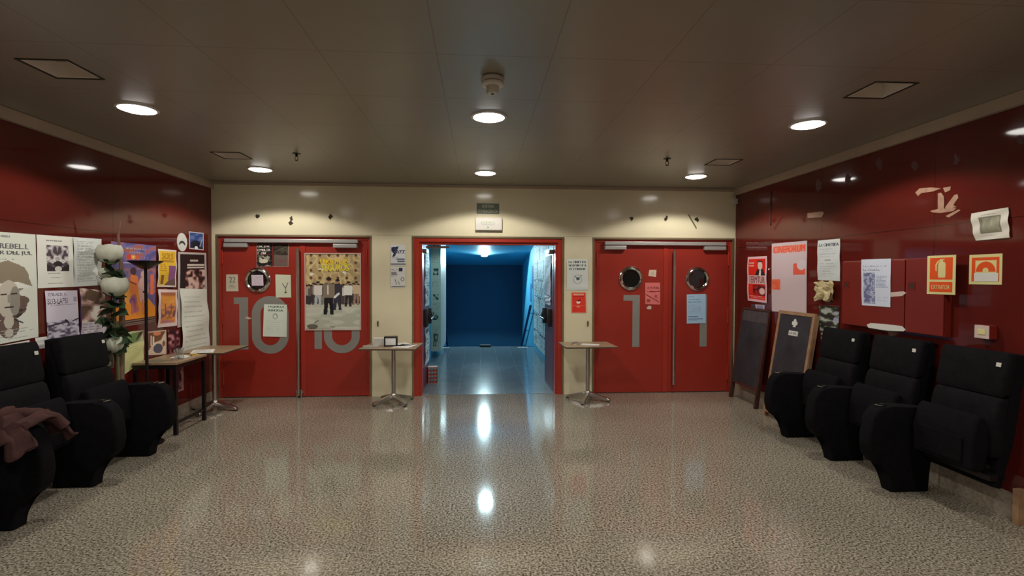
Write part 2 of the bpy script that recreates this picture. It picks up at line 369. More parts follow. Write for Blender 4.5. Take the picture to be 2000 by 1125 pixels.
def digit_zero(bm, cx, z0, z1, y, rx, t):
    """rounded oblong ring"""
    def o(r, hz, n=20): return [(cx+r*math.cos(a), (z0+z1)/2 + hz*(1 if math.sin(a) >= 0 else -1) + r*math.sin(a)) for a in [2*PI*i/(2*n) for i in range(2*n)]]
    hz = (z1-z0)/2 - rx; A, B = o(rx, hz), o(rx-t, hz)
    for yy in (y-.002, y-.0005):
        va = [bm.verts.new((p, yy, q)) for p, q in A]; vb = [bm.verts.new((p, yy, q)) for p, q in B]; n = len(va)
        for i in range(n): bm.faces.new((va[i], va[(i+1) % n], vb[(i+1) % n], vb[i]))
YF = D+.035      # front face of the leaves
def double_door(name, x0, x1, split, bar, closers):
    d = struct(name, BX(x0+.022, x0+.05, YF-.01, YF+.07, 0, DT-.022), 'redframe')
    f = bmesh.new(); box(f, x1-.05, x1-.022, YF-.01, YF+.07, 0, DT-.022); box(f, x0+.05, x1-.05, YF-.01, YF+.07, DT-.06, DT-.022); obj('door_frame', f, 'redframe', d)
    lv = []
    for a, b in ((x0+.052, split-.002), (split+.002, x1-.052)):
        l = obj('door_leaf', BX(a, b, YF, YF+.05, .008, DT-.062, .004), 'red', d); lv.append(l)
    obj('astragal', BX(split-.004, split+.055, YF-.008, YF, .01, DT-.07, .002), 'redframe', lv[1])
    for x in (x0+.06, x1-.06):
        bm = bmesh.new()
        for z in (.25, 1.0, 1.75): tube(bm, [(x, YF-.008, z-.09), (x, YF-.008, z+.09)], .009, 8)
        obj('hinge', bm, 'redframe', lv[0] if x < split else lv[1], True)
    r = obj('closer_rail', BX(closers[0], closers[1], YF-.055, YF-.002, DT-.095, DT-.05, .006), 'silver', d)
    for i, (a, b) in enumerate(closers[2:]):
        bb = obj('closer_body', BX(a, b, YF-.06, YF-.001, DT-.155, DT-.105, .01), 'silver', lv[i])
    pull(lv[1] if bar > split else lv[0], bar, *closers_z[name], YF)
    return d, lv
closers_z = {'door_1': (.03, 1.85), 'door_3': (.11, 1.86)}
door1, lv1 = double_door('door_1', LD[0], LD[1], -2.205, -2.228, [-3.1, -1.50, (-3.11, -2.83), (-1.80, -1.51)])
door3, lv3 = double_door('door_3', RD[0], RD[1], 2.40, 2.525, [1.61, 3.21, (1.61, 1.89), (2.92, 3.21)])
porthole(lv1[0], -2.725, 1.459, YF); porthole(lv3[0], 1.965, 1.492, YF); porthole(lv3[1], 2.852, 1.485, YF)
# floor bolt at the foot of door 1
bm = bmesh.new(); tube(bm, [(-2.25, YF-.03, .002), (-2.25, YF-.03, .10)], .012, 10); tube(bm, [(-2.20, YF-.03, .002), (-2.20, YF-.03, .10)], .012, 10); box(bm, -2.27, -2.18, YF-.02, YF, .05, .08)
obj('floor_bolt', bm, 'chrome', lv1[0], True)
# grey door numbers
bm = digit_one(None, -2.845, .60, 1.245, YF, .105, .065); n0 = obj('number_one', bm, 'grey', lv1[0])
bm = bmesh.new(); digit_zero(bm, -2.58, .545, 1.262, YF, .222, .105); obj('number_zero', bm, 'grey', lv1[0])
bm = digit_one(None, -1.955, .60, 1.245, YF, .09, .06); obj('number_one', bm, 'grey', lv1[1])
bm = bmesh.new(); digit_zero(bm, -1.71, .545, 1.262, YF, .222, .10); obj('number_zero', bm, 'grey', lv1[1])
bm = digit_one(None, 2.085, .60, 1.275, YF, .095, .12); obj('number_one', bm, 'grey', lv3[0])
bm = digit_one(None, 2.985, .60, 1.275, YF, .095, .12); obj('number_one', bm, 'grey', lv3[1])
# open doorway (door 2): stepped red frame and two leaves swung into the corridor
IX0, IX1, IZ = -.715, .978, 1.915
d2 = struct('door_2', BX(OP[0]+.022, IX0-.03, D+.005, D+.16, 0, IZ+.03), 'redframe')
f = bmesh.new(); box(f, IX1+.03, OP[1]-.022, D+.005, D+.16, 0, IZ+.03); box(f, OP[0]+.022, OP[1]-.022, D+.005, D+.16, IZ+.03, DT-.022)
box(f, IX0-.03, IX0, D+.03, D+.16, 0, IZ); box(f, IX1, IX1+.03, D+.03, D+.16, 0, IZ); box(f, IX0-.03, IX1+.03, D+.03, D+.16, IZ, IZ+.03)
obj('door_frame', f, 'redframe', d2)
def open_leaf(x0, x1, side):
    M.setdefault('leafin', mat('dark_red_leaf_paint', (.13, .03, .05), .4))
    l = obj('door_leaf', BX(x0, x1, D+.17, D+1.0, .01, IZ-.01, .004), 'leafin', d2)
    xf = x1 if side > 0 else x0; s = side
    bm = bmesh.new(); a, b = sorted((xf, xf+s*.055)); box(bm, a, b, D+.30, D+.40, .84, 1.08, .012); box(bm, a, b, D+.80, D+.90, .84, 1.06, .012)
    p = obj('panic_latch', bm, 'black', l, True)
    obj('panic_bar', TB([(xf+s*.05, D+.35, 1.0), (xf+s*.085, D+.40, .93), (xf+s*.085, D+.82, .93), (xf+s*.05, D+.85, 1.0)], .016, 10), 'black', p, True)
    bm = bmesh.new(); box(bm, *sorted((xf, xf+s*.05)), D+.2, D+.45, IZ-.10, IZ-.05, .006); obj('closer_body', bm, 'silver', l)
    return l
lL = open_leaf(IX0-.052, IX0-.012, 1); lR = open_leaf(IX1-.005, IX1+.04, -1)
obj('closer_arm', BX(IX0+.03, IX0+.33, D+.2, D+.235, IZ-.04, IZ-.012, .004), 'silver', d2)
# ------------------------------------------------------------------ corridor beyond
CX0, CX1, CE, CB = -.88, 1.185, 10.9, 13.75
struct('floor_corridor', BX(CX0-.1, CX1+.1, 6.46, CE, -.12, .002), 'corrfloor')
bm = bmesh.new(); nst = 10
for i in range(nst): box(bm, CX0, CX1, CE+i*.285, CE+(i+1)*.285, -2.2, -.15*(i+1))
struct('stairs', bm, 'step')
struct('wall_corridor_left', BX(CX0-.1, CX0, D+.18, CB+.1, -2.2, 2.4), 'blue')
struct('wall_corridor_right', BX(CX1, CX1+.1, D+.18, CB+.1, -2.2, 2.4), 'blue')
struct('wall_corridor_back', BX(CX0-.1, CX1+.1, CB, CB+.1, -2.2, 2.4), 'blue_shaded')
bm = bmesh.new(); prism(bm, [(D+.18, 2.36), (9.4, 2.36), (CB, 1.83), (CB, 1.95), (9.4, 2.46), (D+.18, 2.46)], CX0-.1, CX1+.1, 'x'); struct('ceiling_corridor', bm, 'blue')
struct('trim_7', BX(CX0-.1, CX1+.1, CE-.03, CE+.002, 0, .006), 'step')
# noticeboard pillar at the left
struct('wall_pillar', BX(CX0, -.70, 9.36, CE-.1, .13, 2.37), 'white')
# handrails
for x, s, w_ in ((CX0, 1, 'left'), (CX1, -1, 'right')):
    t = thing('handrail', 'dark blue handrail sloping down the %s wall of the blue corridor' % w_, 'handrail', (x, CE, 0))
    a, b = (s*.07, -.05, .88), (s*.07, 2.3, -.34)
    obj('rail', TB([a, b], .028, 12), 'rail', t, True)
    for q in (.1, .5, .9):
        p = Vector(a).lerp(Vector(b), q); obj('bracket', TB([(0, p.y, p.z-.05), (s*.05, p.y, p.z-.05), (s*.07, p.y, p.z-.01)], .008, 6), 'rail', t, True)
# ------------------------------------------------------------------ LAMPS
def spot(parent, loc, power, ang, col, blend=.35, r=.09, aim=0):
    l = bpy.data.lights.new('bulb', 'SPOT'); l.energy = power; l.spot_size = math.radians(ang); l.spot_blend = blend; l.color = col; l.shadow_soft_size = r
    o = bpy.data.objects.new('bulb', l); COL.objects.link(o); o.parent = parent; o.location = loc; o.rotation_euler = (aim, 0, 0); return o
def downlight(loc, label, power, ang, col, glow, group, tilt=0, rad=.108, metal='white', blend=.18, aim=0):
    t = thing('downlight', label, 'ceiling light', loc, 0, group); t.rotation_euler = (tilt, 0, 0)
    obj('bezel', LT([(rad+.004, -.001), (rad+.022, -.001), (rad+.02, -.008), (rad+.004, -.010)], (0, 0, 0), 40, 'z', True), metal, t, True)
    obj('diffuser', LT([(rad+.003, -.002), (rad, -.008), (rad*.8, -.018), (rad*.45, -.024), (.001, -.026)], (0, 0, 0), 40), glow, t, True)
    spot(t, (0, 0, -.03), power, ang, col, blend, aim=aim); return t
nm = ('left', 'middle', 'right'); rw = ('nearest the door wall', 'in the second row from the doors', 'in the third row from the doors', 'in the row behind the camera')
for j, y in enumerate(LY):
    for i, x in enumerate(LX):
        downlight((x, y, H), 'round lit downlight in the ceiling, %s column, %s' % (nm[i], rw[j]), HALL_W, 143, (1, .945, .86), M['lamp'], 'round downlights of the hall ceiling')
downlight((.12, 8.5, 2.36), 'round lit downlight in the corridor ceiling just past the open doors', CORR_W, 150, (.62, .92, 1), M['lampblue'], 'round downlights of the blue corridor', 0, .10)
sl = math.atan2(2.36-1.83, CB-9.4)
downlight((.13, 12.2, 2.36-math.tan(sl)*2.8), 'round lit downlight in the sloping blue corridor ceiling above the stairs', DEEP_W, 158, (.62, .92, 1), M['lampblue'], 'round downlights of the blue corridor', -sl, .075, 'white', .12, -.56)
for (x, y), w_ in zip(VENTS, ('on the left, nearer the camera', 'on the right, nearer the camera', 'on the left, nearer the doors', 'on the right, nearer the doors')):
    t = thing('ceiling_vent', 'square recessed ceiling vent %s' % w_, 'vent', (x, y, H), 0, 'square ceiling vents')
    bm = bmesh.new(); e = .004; box(bm, e, .012, e, VS-e, 0, .098); box(bm, VS-.012, VS-e, e, VS-e, 0, .098); box(bm, .012, VS-.012, e, .012, 0, .098); box(bm, .012, VS-.012, VS-.012, VS-e, 0, .098)
    obj('sleeve', bm, 'ventwhite', t); obj('backing', BX(.012, VS-.012, .012, VS-.012, .085, .097), 'trim', t)
    bm = bmesh.new(); q = .011
    for a in ((-q, VS+q, -q, 0), (-q, VS+q, VS, VS+q), (-q, 0, 0, VS), (VS, VS+q, 0, VS)): box(bm, *a, -.004, -.0005)
    obj('rim', bm, 'mark', t)
t = thing('smoke_detector', 'round beige smoke detector hanging from the ceiling before the middle downlight', 'smoke detector', (.077, 2.936, H))
obj('base', LT([(.055, -.001), (.066, -.012), (.066, -.03), (.05, -.034)], n=36), 'offwhite', t, True)
obj('sensor_ring', LT([(.045, -.034), (.064, -.038), (.062, -.05), (.04, -.056)], n=36), 'white', t, True)
obj('cap', LT([(.036, -.056), (.036, -.088), (.03, -.096), (.001, -.098)], n=30), 'offwhite', t, True)
obj('lens', LT([(.001, -.0985), (.009, -.0985), (.009, -.101), (.001, -.102)], n=16), 'black', t)
for x, y, w_ in ((-1.71, 4.89, 'left'), (1.823, 4.823, 'right')):
    t = thing('sprinkler', 'small dark fire sprinkler in the %s half of the ceiling' % w_, 'sprinkler', (x, y, H), 0, 'ceiling sprinklers')
    obj('plate', LT([(.001, -.0005), (.04, -.0005), (.034, -.006), (.001, -.007)], n=24), 'blackmetal', t)
    bm = bmesh.new(); tube(bm, [(0, 0, -.006), (0, 0, -.03)], .011, 10); tube(bm, [(-.012, 0, -.03), (-.014, 0, -.05), (0, 0, -.066)], .003, 6); tube(bm, [(.012, 0, -.03), (.014, 0, -.05), (0, 0, -.066)], .003, 6)
    obj('nozzle', bm, 'blackmetal', t); obj('deflector', LT([(.001, -.066), (.016, -.066), (.016, -.069), (.001, -.07)], n=16), 'blackmetal', t)
# corner device at the top right of the back wall
t = thing('junction_box', 'small white box high in the corner of the cream wall and the right red wall', 'junction box', (XR-.035, D-.035, 2.49)); obj('housing', BX(-.03, .03, -.03, .033, -.035, .035, .005), 'white', t)
# ------------------------------------------------------------------ CINEMA SEATS (local: +x away from the wall, y along it)
ARM = [(.17, 0), (.445, 0), (.452, .13), (.475, .165)] + [(.56, .205), (.603, .255), (.618, .33), (.612, .42), (.585, .52), (.56, .575), (.52, .603), (.45, .608), (.25, .598), (.10, .575), (.10, .44), (.17, .40)]
def make_chair(label, group, arms):
    t = thing('cinema_seat', label, 'seat', (0, 0, 0), 0, group)
    W = .225
    obj('back_shell', PR([(.16, .22), (.20, .23), (.145, .62), (.075, 1.03), (.06, 1.045), (.02, 1.035), (.03, .9), (.09, .5)], -W, W, 'y', .012), 'fabric', t, True)
    obj('headrest', PR([(.11, .785), (.165, .78), (.172, .81), (.138, 1.01), (.12, 1.05), (.075, 1.045), (.06, 1.02)], -W-.004, W+.004, 'y', .02), 'fabric2', t, True)
    obj('backrest', PR([(.15, .40), (.215, .41), (.222, .50), (.205, .69), (.185, .755), (.16, .775), (.12, .77)], -W-.002, W+.002, 'y', .022), 'fabric2', t, True)
    s = obj('seat', PR([(.24, .335), (.30, .315), (.345, .34), (.34, .50), (.315, .64), (.285, .665), (.25, .645), (.235, .5)], -W+.012, W-.012, 'y', .022), 'fabric', t, True)
    bm = bmesh.new(); box(bm, .345, .352, -.15, .15, .36, .52, .003); obj('seat_pan', bm, 'fabric', s)
    bm = bmesh.new(); tube(bm, [(.25, -W, .36), (.25, W, .36)], .012, 10); obj('hinge', bm, 'blackmetal', s)
    obj('foot_frame', BX(.13, .24, -W, W, .27, .31, .006), 'blackmetal', t)
    tg = obj('number_tag', BX(-.0012, .0012, -.015, .015, -.013, .013, .0005, mtx=Matrix.Translation((.1485, .18, .975)) @ Matrix.Rotation(-.17, 4, 'Y')), 'white', t)
    for sd in arms:
        y0, y1 = sorted((sd*.2525, sd*.3675)); a = obj('armrest', PR(ARM, y0, y1, 'y', .022, 4), 'fabric', t, True)
        obj('cup_ring', LT([(.028, .609), (.036, .609), (.037, .613), (.028, .614)], (.50, (y0+y1)/2, 0), 24, 'z', True), 'chrome', a, True)
    return t
LG, RG = 'black cinema seats along the left wall', 'black cinema seats along the right wall'
labL = ['black cinema seat of the left row next to the desk and white roses', 'black cinema seat of the left row, second from the desk', 'black cinema seat of the left row, third from the desk, under the rose coloured coat', 'black cinema seat of the left row, fourth from the desk, nearest the camera']
lx = XL+.07
c0 = make_chair(labL[0], LG, (1,)); c0.location = (lx, 4.11, 0)
for k in (1, 2): dup(c0, (lx, 4.11-.62*k, 0), 0, labL[k])
c3 = make_chair(labL[3], LG, (1, -1)); c3.location = (lx, 4.11-.62*3, 0)
r0 = make_chair('black cinema seat of the right row next to the leaning chalkboards', RG, (-1,)); r0.location = (XR-.005, 4.28, 0); r0.rotation_euler = (0, 0, PI)
dup(r0, (XR-.005, 3.675, 0), PI, 'black cinema seat in the middle of the right row under the red fire cabinet')
dup(r0, (XR-.005, 3.07, 0), PI, 'black cinema seat of the right row, nearest the camera, below the alarm button')
# wooden foot strip under the last right-hand seat
tag(obj('wooden_post', BX(3.27, 3.325, 2.83, 2.865, 0, .22, .003), 'lightwood'), 'short orange-brown wooden post standing under the right row at the edge of the photo', 'post')
# coat thrown over the armrest
def make_coat():
    bm = bmesh.new(); nx, ny = 46, 40; rnd = random.Random(4); V = []
    for i in range(nx+1):
        row = []
        for j in range(ny+1):
            u, v = i/nx, j/ny
            s_ = (v-.5)*.86; w = .085
            x = -2.98+.42*u+.03*math.sin(v*7+1)+.02*math.sin(v*17); fold = .016*math.sin(u*21+v*4)+.011*math.sin(u*37-v*9+1)+.010*math.sin(v*23+u*3)
            if abs(s_) < w: y, z = s_, 0
            else: d = abs(s_)-w; y = math.copysign(w+.25*d+.01, s_); z = -d*.62*(.45+.4*math.sin(u*5+.6)**2)
            edge = .02*math.sin(v*14)*u
            row.append(bm.verts.new((x+edge, 3.18+y+fold*.7*(abs(s_) > w)+.02*math.sin(u*6), .640+z+fold+.022*math.sin(u*PI)+.012*abs(math.sin(v*11+u*5)))))
        V.append(row)
    for i in range(nx):
        for j in range(ny): bm.faces.new((V[i][j], V[i+1][j], V[i+1][j+1], V[i][j+1]))
    return bm
t = thing('coat', 'crumpled dusty rose coat thrown over a black armrest of the left row', 'coat', (0, 0, 0))
o = obj('cloth', make_coat(), ['coat'], t, True); md = o.modifiers.new('thick', 'SOLIDIFY'); md.thickness = .008; md.offset = 1
obj('sleeve', TB([(-2.86, 3.10, .66), (-2.76, 3.16, .685), (-2.66, 3.22, .672), (-2.60, 3.27, .63), (-2.575, 3.30, .57)], [.03, .036, .034, .032, .034], 14), 'coat', t, True)
# ------------------------------------------------------------------ TABLES
def pedestal(label, cx, cy, w, d, rz, base_rz, px=0, py=0, h=.69, grp='pedestal tables with steel cross feet'):
    t = thing('pedestal_table', label, 'table', (cx, cy, 0), rz, grp)
    tp = obj('tabletop', BX(-w/2, w/2, -d/2, d/2, h-.018, h, .003), 'wood', t)
    bm = bmesh.new(); e = .0015
    for a in ((-w/2-e, w/2+e, -d/2-e, -d/2+e), (-w/2-e, w/2+e, d/2-e, d/2+e), (-w/2-e, -w/2+e, -d/2, d/2), (w/2-e, w/2+e, -d/2, d/2)): box(bm, *a, h-.017, h-.003)
    obj('edge_band', bm, 'woodedge', tp)
    obj('pole', TB([(px, py, .07), (px, py, h-.03)], .024, 20), 'steel', t, True)
    obj('mounting_plate', BX(px-.11, px+.11, py-.11, py+.11, h-.028, h-.018, .003), 'blackmetal', t)
    b = obj('hub', LT([(.001, .055), (.04, .055), (.045, .075), (.034, .105), (.026, .115), (.001, .116)], (px, py, 0), 24), 'steel', t, True)
    for k in range(4):
        a = base_rz + PI/4 + k*PI/2; bm = bmesh.new()
        prism(bm, [(.02, .045), (.02, .10), (.06, .092), (.24, .045), (.27, .035), (.275, .012), (.24, .012), (.22, .02)], -.024, .024, 'y', .006)
        bmesh.ops.transform(bm, matrix=Matrix.Translation((px, py, 0)) @ Matrix.Rotation(a, 4, 'Z'), verts=bm.verts)
        l = obj('leg', bm, 'steel', t, True)
        obj('foot_pad', LT([(.001, 0), (.018, 0), (.018, .012), (.001, .0125)], (px+math.cos(a)*.255, py+math.sin(a)*.255, 0), 14), 'black', l)
    return t
pedestal('small wooden pedestal table between door 10 and the open red doorway', -1.02, 6.03, .64, .54, -.07, -.02, 0, .06)
pedestal('small wooden pedestal table between the open doorway and door 1', 1.315, 6.05, .62, .48, .03, .30, .02, .05)
pedestal('wooden pedestal table in the left corner, end to end with the black legged desk', -2.965, 5.84, .50, .60, 0, .62, 0, .02)
t = thing('desk', 'narrow wooden desk with square black legs against the left red wall', 'table', (-3.04, 5.20, 0))
obj('desktop', BX(-.20, .20, -.27, .27, .668, .69, .003), 'wood', t)
bm = bmesh.new(); box(bm, -.19, .19, -.26, -.235, .63, .668); box(bm, -.19, .19, .235, .26, .63, .668); box(bm, .165, .19, -.235, .235, .63, .668); box(bm, -.19, -.165, -.235, .235, .63, .668); obj('apron', bm, 'blackmetal', t)
for a in (-.1775, .1775):
    for b in (-.2475, .2475): obj('leg', BX(a-.016, a+.016, b-.016, b+.016, 0, .63, .002), 'blackmetal', t)
obj('crossbar', BX(.167, .187, -.232, .232, .10, .125, .002), 'blackmetal', t); obj('crossbar', BX(-.187, -.167, -.232, .232, .10, .125, .002), 'blackmetal', t)
# things on the tables
def flat(name, cx, cy, z, w, h, rz, art, label, cat, group=None):
    c, s_ = math.cos(rz), math.sin(rz); P = lambda a, b: (cx+a*c-b*s_, cy+a*s_+b*c, z)
    o = printed(name, [P(-w/2, h/2), P(w/2, h/2), P(w/2, -h/2), P(-w/2, -h/2)], art, None, 0, .0012, (0, 0, 1)); return tag(o, label, cat, group)
WH, OFW, BK, GY = (205, 205, 198), (214, 205, 196), (28, 26, 28), (120, 120, 118)
def doc(seed, bg=WH, w=30, h=42, ink=(110, 112, 118), n=16): a = Art(w, h, bg, seed); return a.lines(.1, .08, .9, .94, n, ink, .8, .4)
TZ = .691
flat('leaflet', -.87, 5.97, TZ, .21, .29, -.3, doc(3), 'white leaflet lying at the right end of the table left of the doorway', 'paper')
flat('leaflet', -.93, 6.14, TZ, .21, .28, .5, doc(4), 'white leaflet at the back of the table left of the doorway', 'paper')
flat('leaflet', 1.34, 6.00, TZ, .15, .21, 1.2, doc(5), 'white leaflet lying on the table beside door 1', 'paper')
flat('leaflet', -3.00, 5.30, TZ, .15, .21, .2, doc(6), 'white leaflet on the black legged desk near the glass', 'paper')
flat('leaflet', -2.98, 5.66, TZ, .21, .29, .4, doc(7), 'white leaflet on the corner pedestal table', 'paper')
flat('flyer', -3.08, 5.05, TZ, .15, .21, 1.3, Art(20, 28, (110, 100, 80)).lines(.1, .1, .9, .9, 6, (60, 60, 50)), 'dull olive flyer at the near end of the desk', 'paper')
flat('flyer', -2.95, 5.42, TZ, .10, .14, .9, Art(16, 22, (190, 150, 50)).ell(.5, .5, .3, .2, (60, 50, 40)), 'small yellow flyer at the far end of the desk', 'paper')
bm = bmesh.new()
for k in range(9): box(bm, -.075+.002*math.sin(k*3), .075+.002*math.sin(k*2), -.05, .05, .009*k, .009*k+.008)
t = tag(obj('paper_stack', bm, 'paper'), 'stack of white cards at the back left of the table beside door 10', 'paper stack'); t.location = (-1.18, 6.13, .6905)
t = thing('book', 'thin grey book lying at the left front of the table beside door 10', 'book', (-1.24, 5.93, .6905), .12)
obj('cover', BX(-.095, .075, -.06, .06, 0, .014, .001), 'silver', t); obj('pages', BX(-.094, .077, -.057, .057, .003, .011), 'paper', t)
t = thing('napkin_dispenser', 'black napkin dispenser with a white front on the table beside door 10', 'napkin dispenser', (-1.03, 6.00, .6905), .06)
bm = bmesh.new(); box(bm, -.075, .075, -.05, .055, 0, .014); box(bm, -.075, .075, -.05, .055, .10, .114); box(bm, -.075, -.061, -.05, .055, .014, .10); box(bm, .061, .075, -.05, .055, .014, .10); box(bm, -.061, .061, .04, .055, .014, .10)
obj('case', bm, 'black', t); obj('napkins', BX(-.060, .060, -.047, .036, .015, .099, .006), M.setdefault('napkin', mat('white_napkin', (.82, .82, .82), .8)), t, True)
t = thing('ashtray', 'small glass ashtray on the left of the table beside door 1', 'ashtray', (1.16, 6.03, .6905))
obj('bowl', LT([(.001, 0), (.04, 0), (.05, .028), (.044, .03), (.035, .01), (.001, .008)], n=28), 'glass', t, True)
obj('cigarette_end', TB([(-.02, 0, .012), (.03, .02, .03)], .004, 8), 'blackmetal', t)
def tumbler(x, y, r, h, label):
    t = thing('drinking_glass', label, 'glass', (x, y, .6905), 0, 'tumblers on the desk'); obj('tumbler', LT([(.001, 0), (r*.8, 0), (r, h), (r-.003, h), (r*.8-.003, .006), (.001, .006)], n=28), 'glass', t, True)
tumbler(-2.92, 5.14, .034, .11, 'clear drinking glass nearer the edge of the desk'); tumbler(-2.985, 5.20, .03, .085, 'shorter clear drinking glass nearer the wall on the desk')
# torchiere
t = thing('floor_lamp', 'black torchiere floor lamp with a flat bowl beside the left desk', 'floor lamp', (-2.965, 4.71, 0))
obj('base', LT([(.001, 0), (.125, 0), (.125, .012), (.03, .025), (.001, .026)], n=36), 'blackmetal', t, True)
bm = bmesh.new(); tube(bm, [(0, 0, .02), (0, 0, 1.57)], .0125, 12); obj('pole', bm, 'blackmetal', t, True)
obj('lamp_shade', LT([(.001, 1.565), (.03, 1.567), (.125, 1.628), (.135, 1.640), (.130, 1.641), (.03, 1.577), (.001, 1.575)], n=40), 'blackmetal', t, True)
# red card seen low behind the desk
t = tag(obj('red_folder', BX(-3.2425, -3.238, 5.10, 5.38, .0, .24, .001), 'cardred'), 'red folder standing against the baseboard under the desk', 'folder')
# ------------------------------------------------------------------ ARTIFICIAL ROSES
def petal_shell(bm, c, r, a0, span, t0, t1, tilt, flare):
    n, m_ = 7, 6; V = []
    for i in range(n+1):
        row = []
        for j in range(m_+1):
            a = a0+span*(i/n-.5); th = t0+(t1-t0)*j/m_; edge = 1-.10*(2*i/n-1)**2*(j/m_)
            rr = r*(1+flare*(j/m_)**2+.03*(j/m_)*math.sin(a*5+a0*7)+.05*math.sin(a0*37+r*900)); row.append(bm.verts.new(Vector(c)+Vector((math.cos(a)*math.sin(th)*rr, math.sin(a)*math.sin(th)*rr, -math.cos(th)*rr*edge))))
        V.append(row)
    for i in range(n):
        for j in range(m_): bm.faces.new((V[i][j], V[i+1][j], V[i+1][j+1], V[i][j+1]))
def rose(parent, c, R, seed):
    rnd = random.Random(seed); bm = bmesh.new(); lathe(bm, [(.001, -R*.7), (R*.5, -R*.5), (R*.72, .1*R), (R*.66, R*.5), (R*.42, R*.8), (.001, R*.9)], c, 14)
    for k, (rr, n) in enumerate(((.58, 4), (.74, 5), (.9, 6), (1.0, 7))):
        for i in range(n): petal_shell(bm, c, R*rr*rnd.uniform(.95, 1.05), i*2*PI/n+k*.6+rnd.uniform(-.1, .1), 2*PI/n*1.35, .25, 2.75-.16*k, 0, .02+.05*k)
    b = obj('rose_bloom', bm, 'petal', parent, True)
    bm = bmesh.new()
    for i in range(5): a = i*2*PI/5; petal_shell(bm, (c[0], c[1], c[2]-.004), R*1.02, a, .6, .1, 1.0, 0, .05)
    obj('calyx', bm, 'leaf', b, True)
def leaf(bm, p, d, L, w, up=.3, roll=0):
    p, d = Vector(p), Vector(d).normalized(); sd = Matrix.Rotation(roll, 3, d) @ d.cross(Vector((0, 0, 1))).normalized(); A = []; n = 6
    for i in range(n+1):
        q = i/n; ww = w*math.sin(PI*min(q*1.02+.03, 1))**.8*(1+.15*math.sin(q*22)); c = p+d*L*q+Vector((0, 0, up*L*q*(1-q)*1.6-.15*L*q*q))
        A.append([bm.verts.new(c-sd*ww+Vector((0, 0, .012))), bm.verts.new(c), bm.verts.new(c+sd*ww+Vector((0, 0, .012)))])
    for i in range(n):
        for j in range(2): bm.faces.new((A[i][j], A[i+1][j], A[i+1][j+1], A[i][j+1]))
fx, fy = -3.085, 4.53
t = thing('artificial_roses', 'tall spray of white artificial roses with dark green leaves standing by the left wall', 'flowers', (fx, fy, 0))
bm = bmesh.new(); tube(bm, [(.0, 0, .25), (.0, -.01, .8), (-.02, -.02, 1.1), (0, -.03, 1.36)], [.016, .015, .012, .008], 8)
tube(bm, [(-.0, -.01, .9), (-.03, -.0, 1.3), (-.09, .0, 1.62)], [.010, .008, .006], 8); tube(bm, [(0, 0, .7), (-.03, -.02, .88)], .008, 8); tube(bm, [(0, 0, .8), (-.05, -.03, 1.06)], .008, 8)
obj('stem', bm, 'stem', t, True)
rose(t, (-.058, .0, 1.70), .088, 1); rose(t, (0, -.03, 1.42), .088, 2); rose(t, (-.035, -.03, .925), .08, 3); rose(t, (-.085, .0, 1.53), .055, 4)
bm = bmesh.new(); rnd = random.Random(7)
for z, n, L in ((1.60, 3, .08), (1.52, 5, .11), (1.30, 4, .11), (1.22, 5, .15), (1.12, 6, .16), (1.03, 5, .15), (.95, 6, .16), (.86, 5, .13)):
    for i in range(n):
        a = rnd.uniform(-2.6, 1.2); leaf(bm, (-.03+.01*rnd.random(), -.02, z+rnd.uniform(-.04, .04)), (.75*math.cos(a)+.1, .8*math.sin(a)-.15, rnd.uniform(-.2, .35)), L*rnd.uniform(.7, 1.05), .05, .3, rnd.uniform(-1.2, 1.2))
for v in bm.verts: v.co.x = max(v.co.x, XL-fx+.012)
obj('leaves', bm, 'leaf', t, True)
obj('twig', TB([(0, .03, .5), (.01, .04, 1.2), (.012, .03, 1.6), (.0, .02, 1.85), (.02, .02, 1.975)], [.022, .022, .016, .009, .004], 8), 'twig', t, True)
obj('vase', LT([(.001, 0), (.07, 0), (.085, .1), (.07, .34), (.045, .45), (.05, .5), (.042, .5), (.037, .45), (.001, .44)], n=28), 'black', t, True)
# ------------------------------------------------------------------ CHALKBOARDS
def board(name, label, feet, top, w, h, fr, frame_mat, slate, legs):
    """feet/top: x of the foot line and of the top edge; y = centre"""
    t = thing(name, label, 'chalkboard', (feet[0], feet[1], 0))
    ang = math.asin(min(.95, (top-feet[0])/h)); R = Matrix.Rotation(PI/2, 4, 'Z')  # local: +X along -y? board plane built in (y,z), facing -x
    Mx = Matrix.Rotation(ang, 4, 'Y')
    def put(name, bm, m, par=t): bmesh.ops.transform(bm, matrix=Mx, verts=bm.verts); return obj(name, bm, m, par)
    z0 = legs
    bm = bmesh.new(); box(bm, 0, .025, -w/2, -w/2+fr, 0 if legs else 0, h, .002); box(bm, 0, .025, w/2-fr, w/2, 0, h, .002); box(bm, 0, .025, -w/2+fr, w/2-fr, h-fr, h, .002); box(bm, 0, .025, -w/2+fr, w/2-fr, z0, z0+fr, .002)
    put('frame', bm, frame_mat)
    s_ = put('slate', BX(.006, .018, -w/2+fr, w/2-fr, z0+fr, h-fr), slate)
    return t, put, Mx
t, put, Mx = board('chalkboard', 'dark brown framed blank chalkboard leaning on the right wall next to door 1', (3.15, 5.86), 3.318, .60, 1.15, .028, 'darkwood', 'slate', .20)
put('header_band', BX(.0045, .006, -.268, .268, .985, 1.115), 'slatelight')
bm = bmesh.new()
for y in (-.285, .285): box(bm, .03, .05, y-.014, y+.014, .0, 1.13, .002, mtx=Matrix.Rotation(-.03, 4, 'Y'))
put('rear_leg_frame', bm, 'darkwood')
t, put, Mx = board('chalkboard', 'pale wood framed chalkboard with a white emblem and word, behind the first right seat', (3.11, 5.03), 3.285, .60, 1.165, .036, 'lightwood', 'slate', .05)
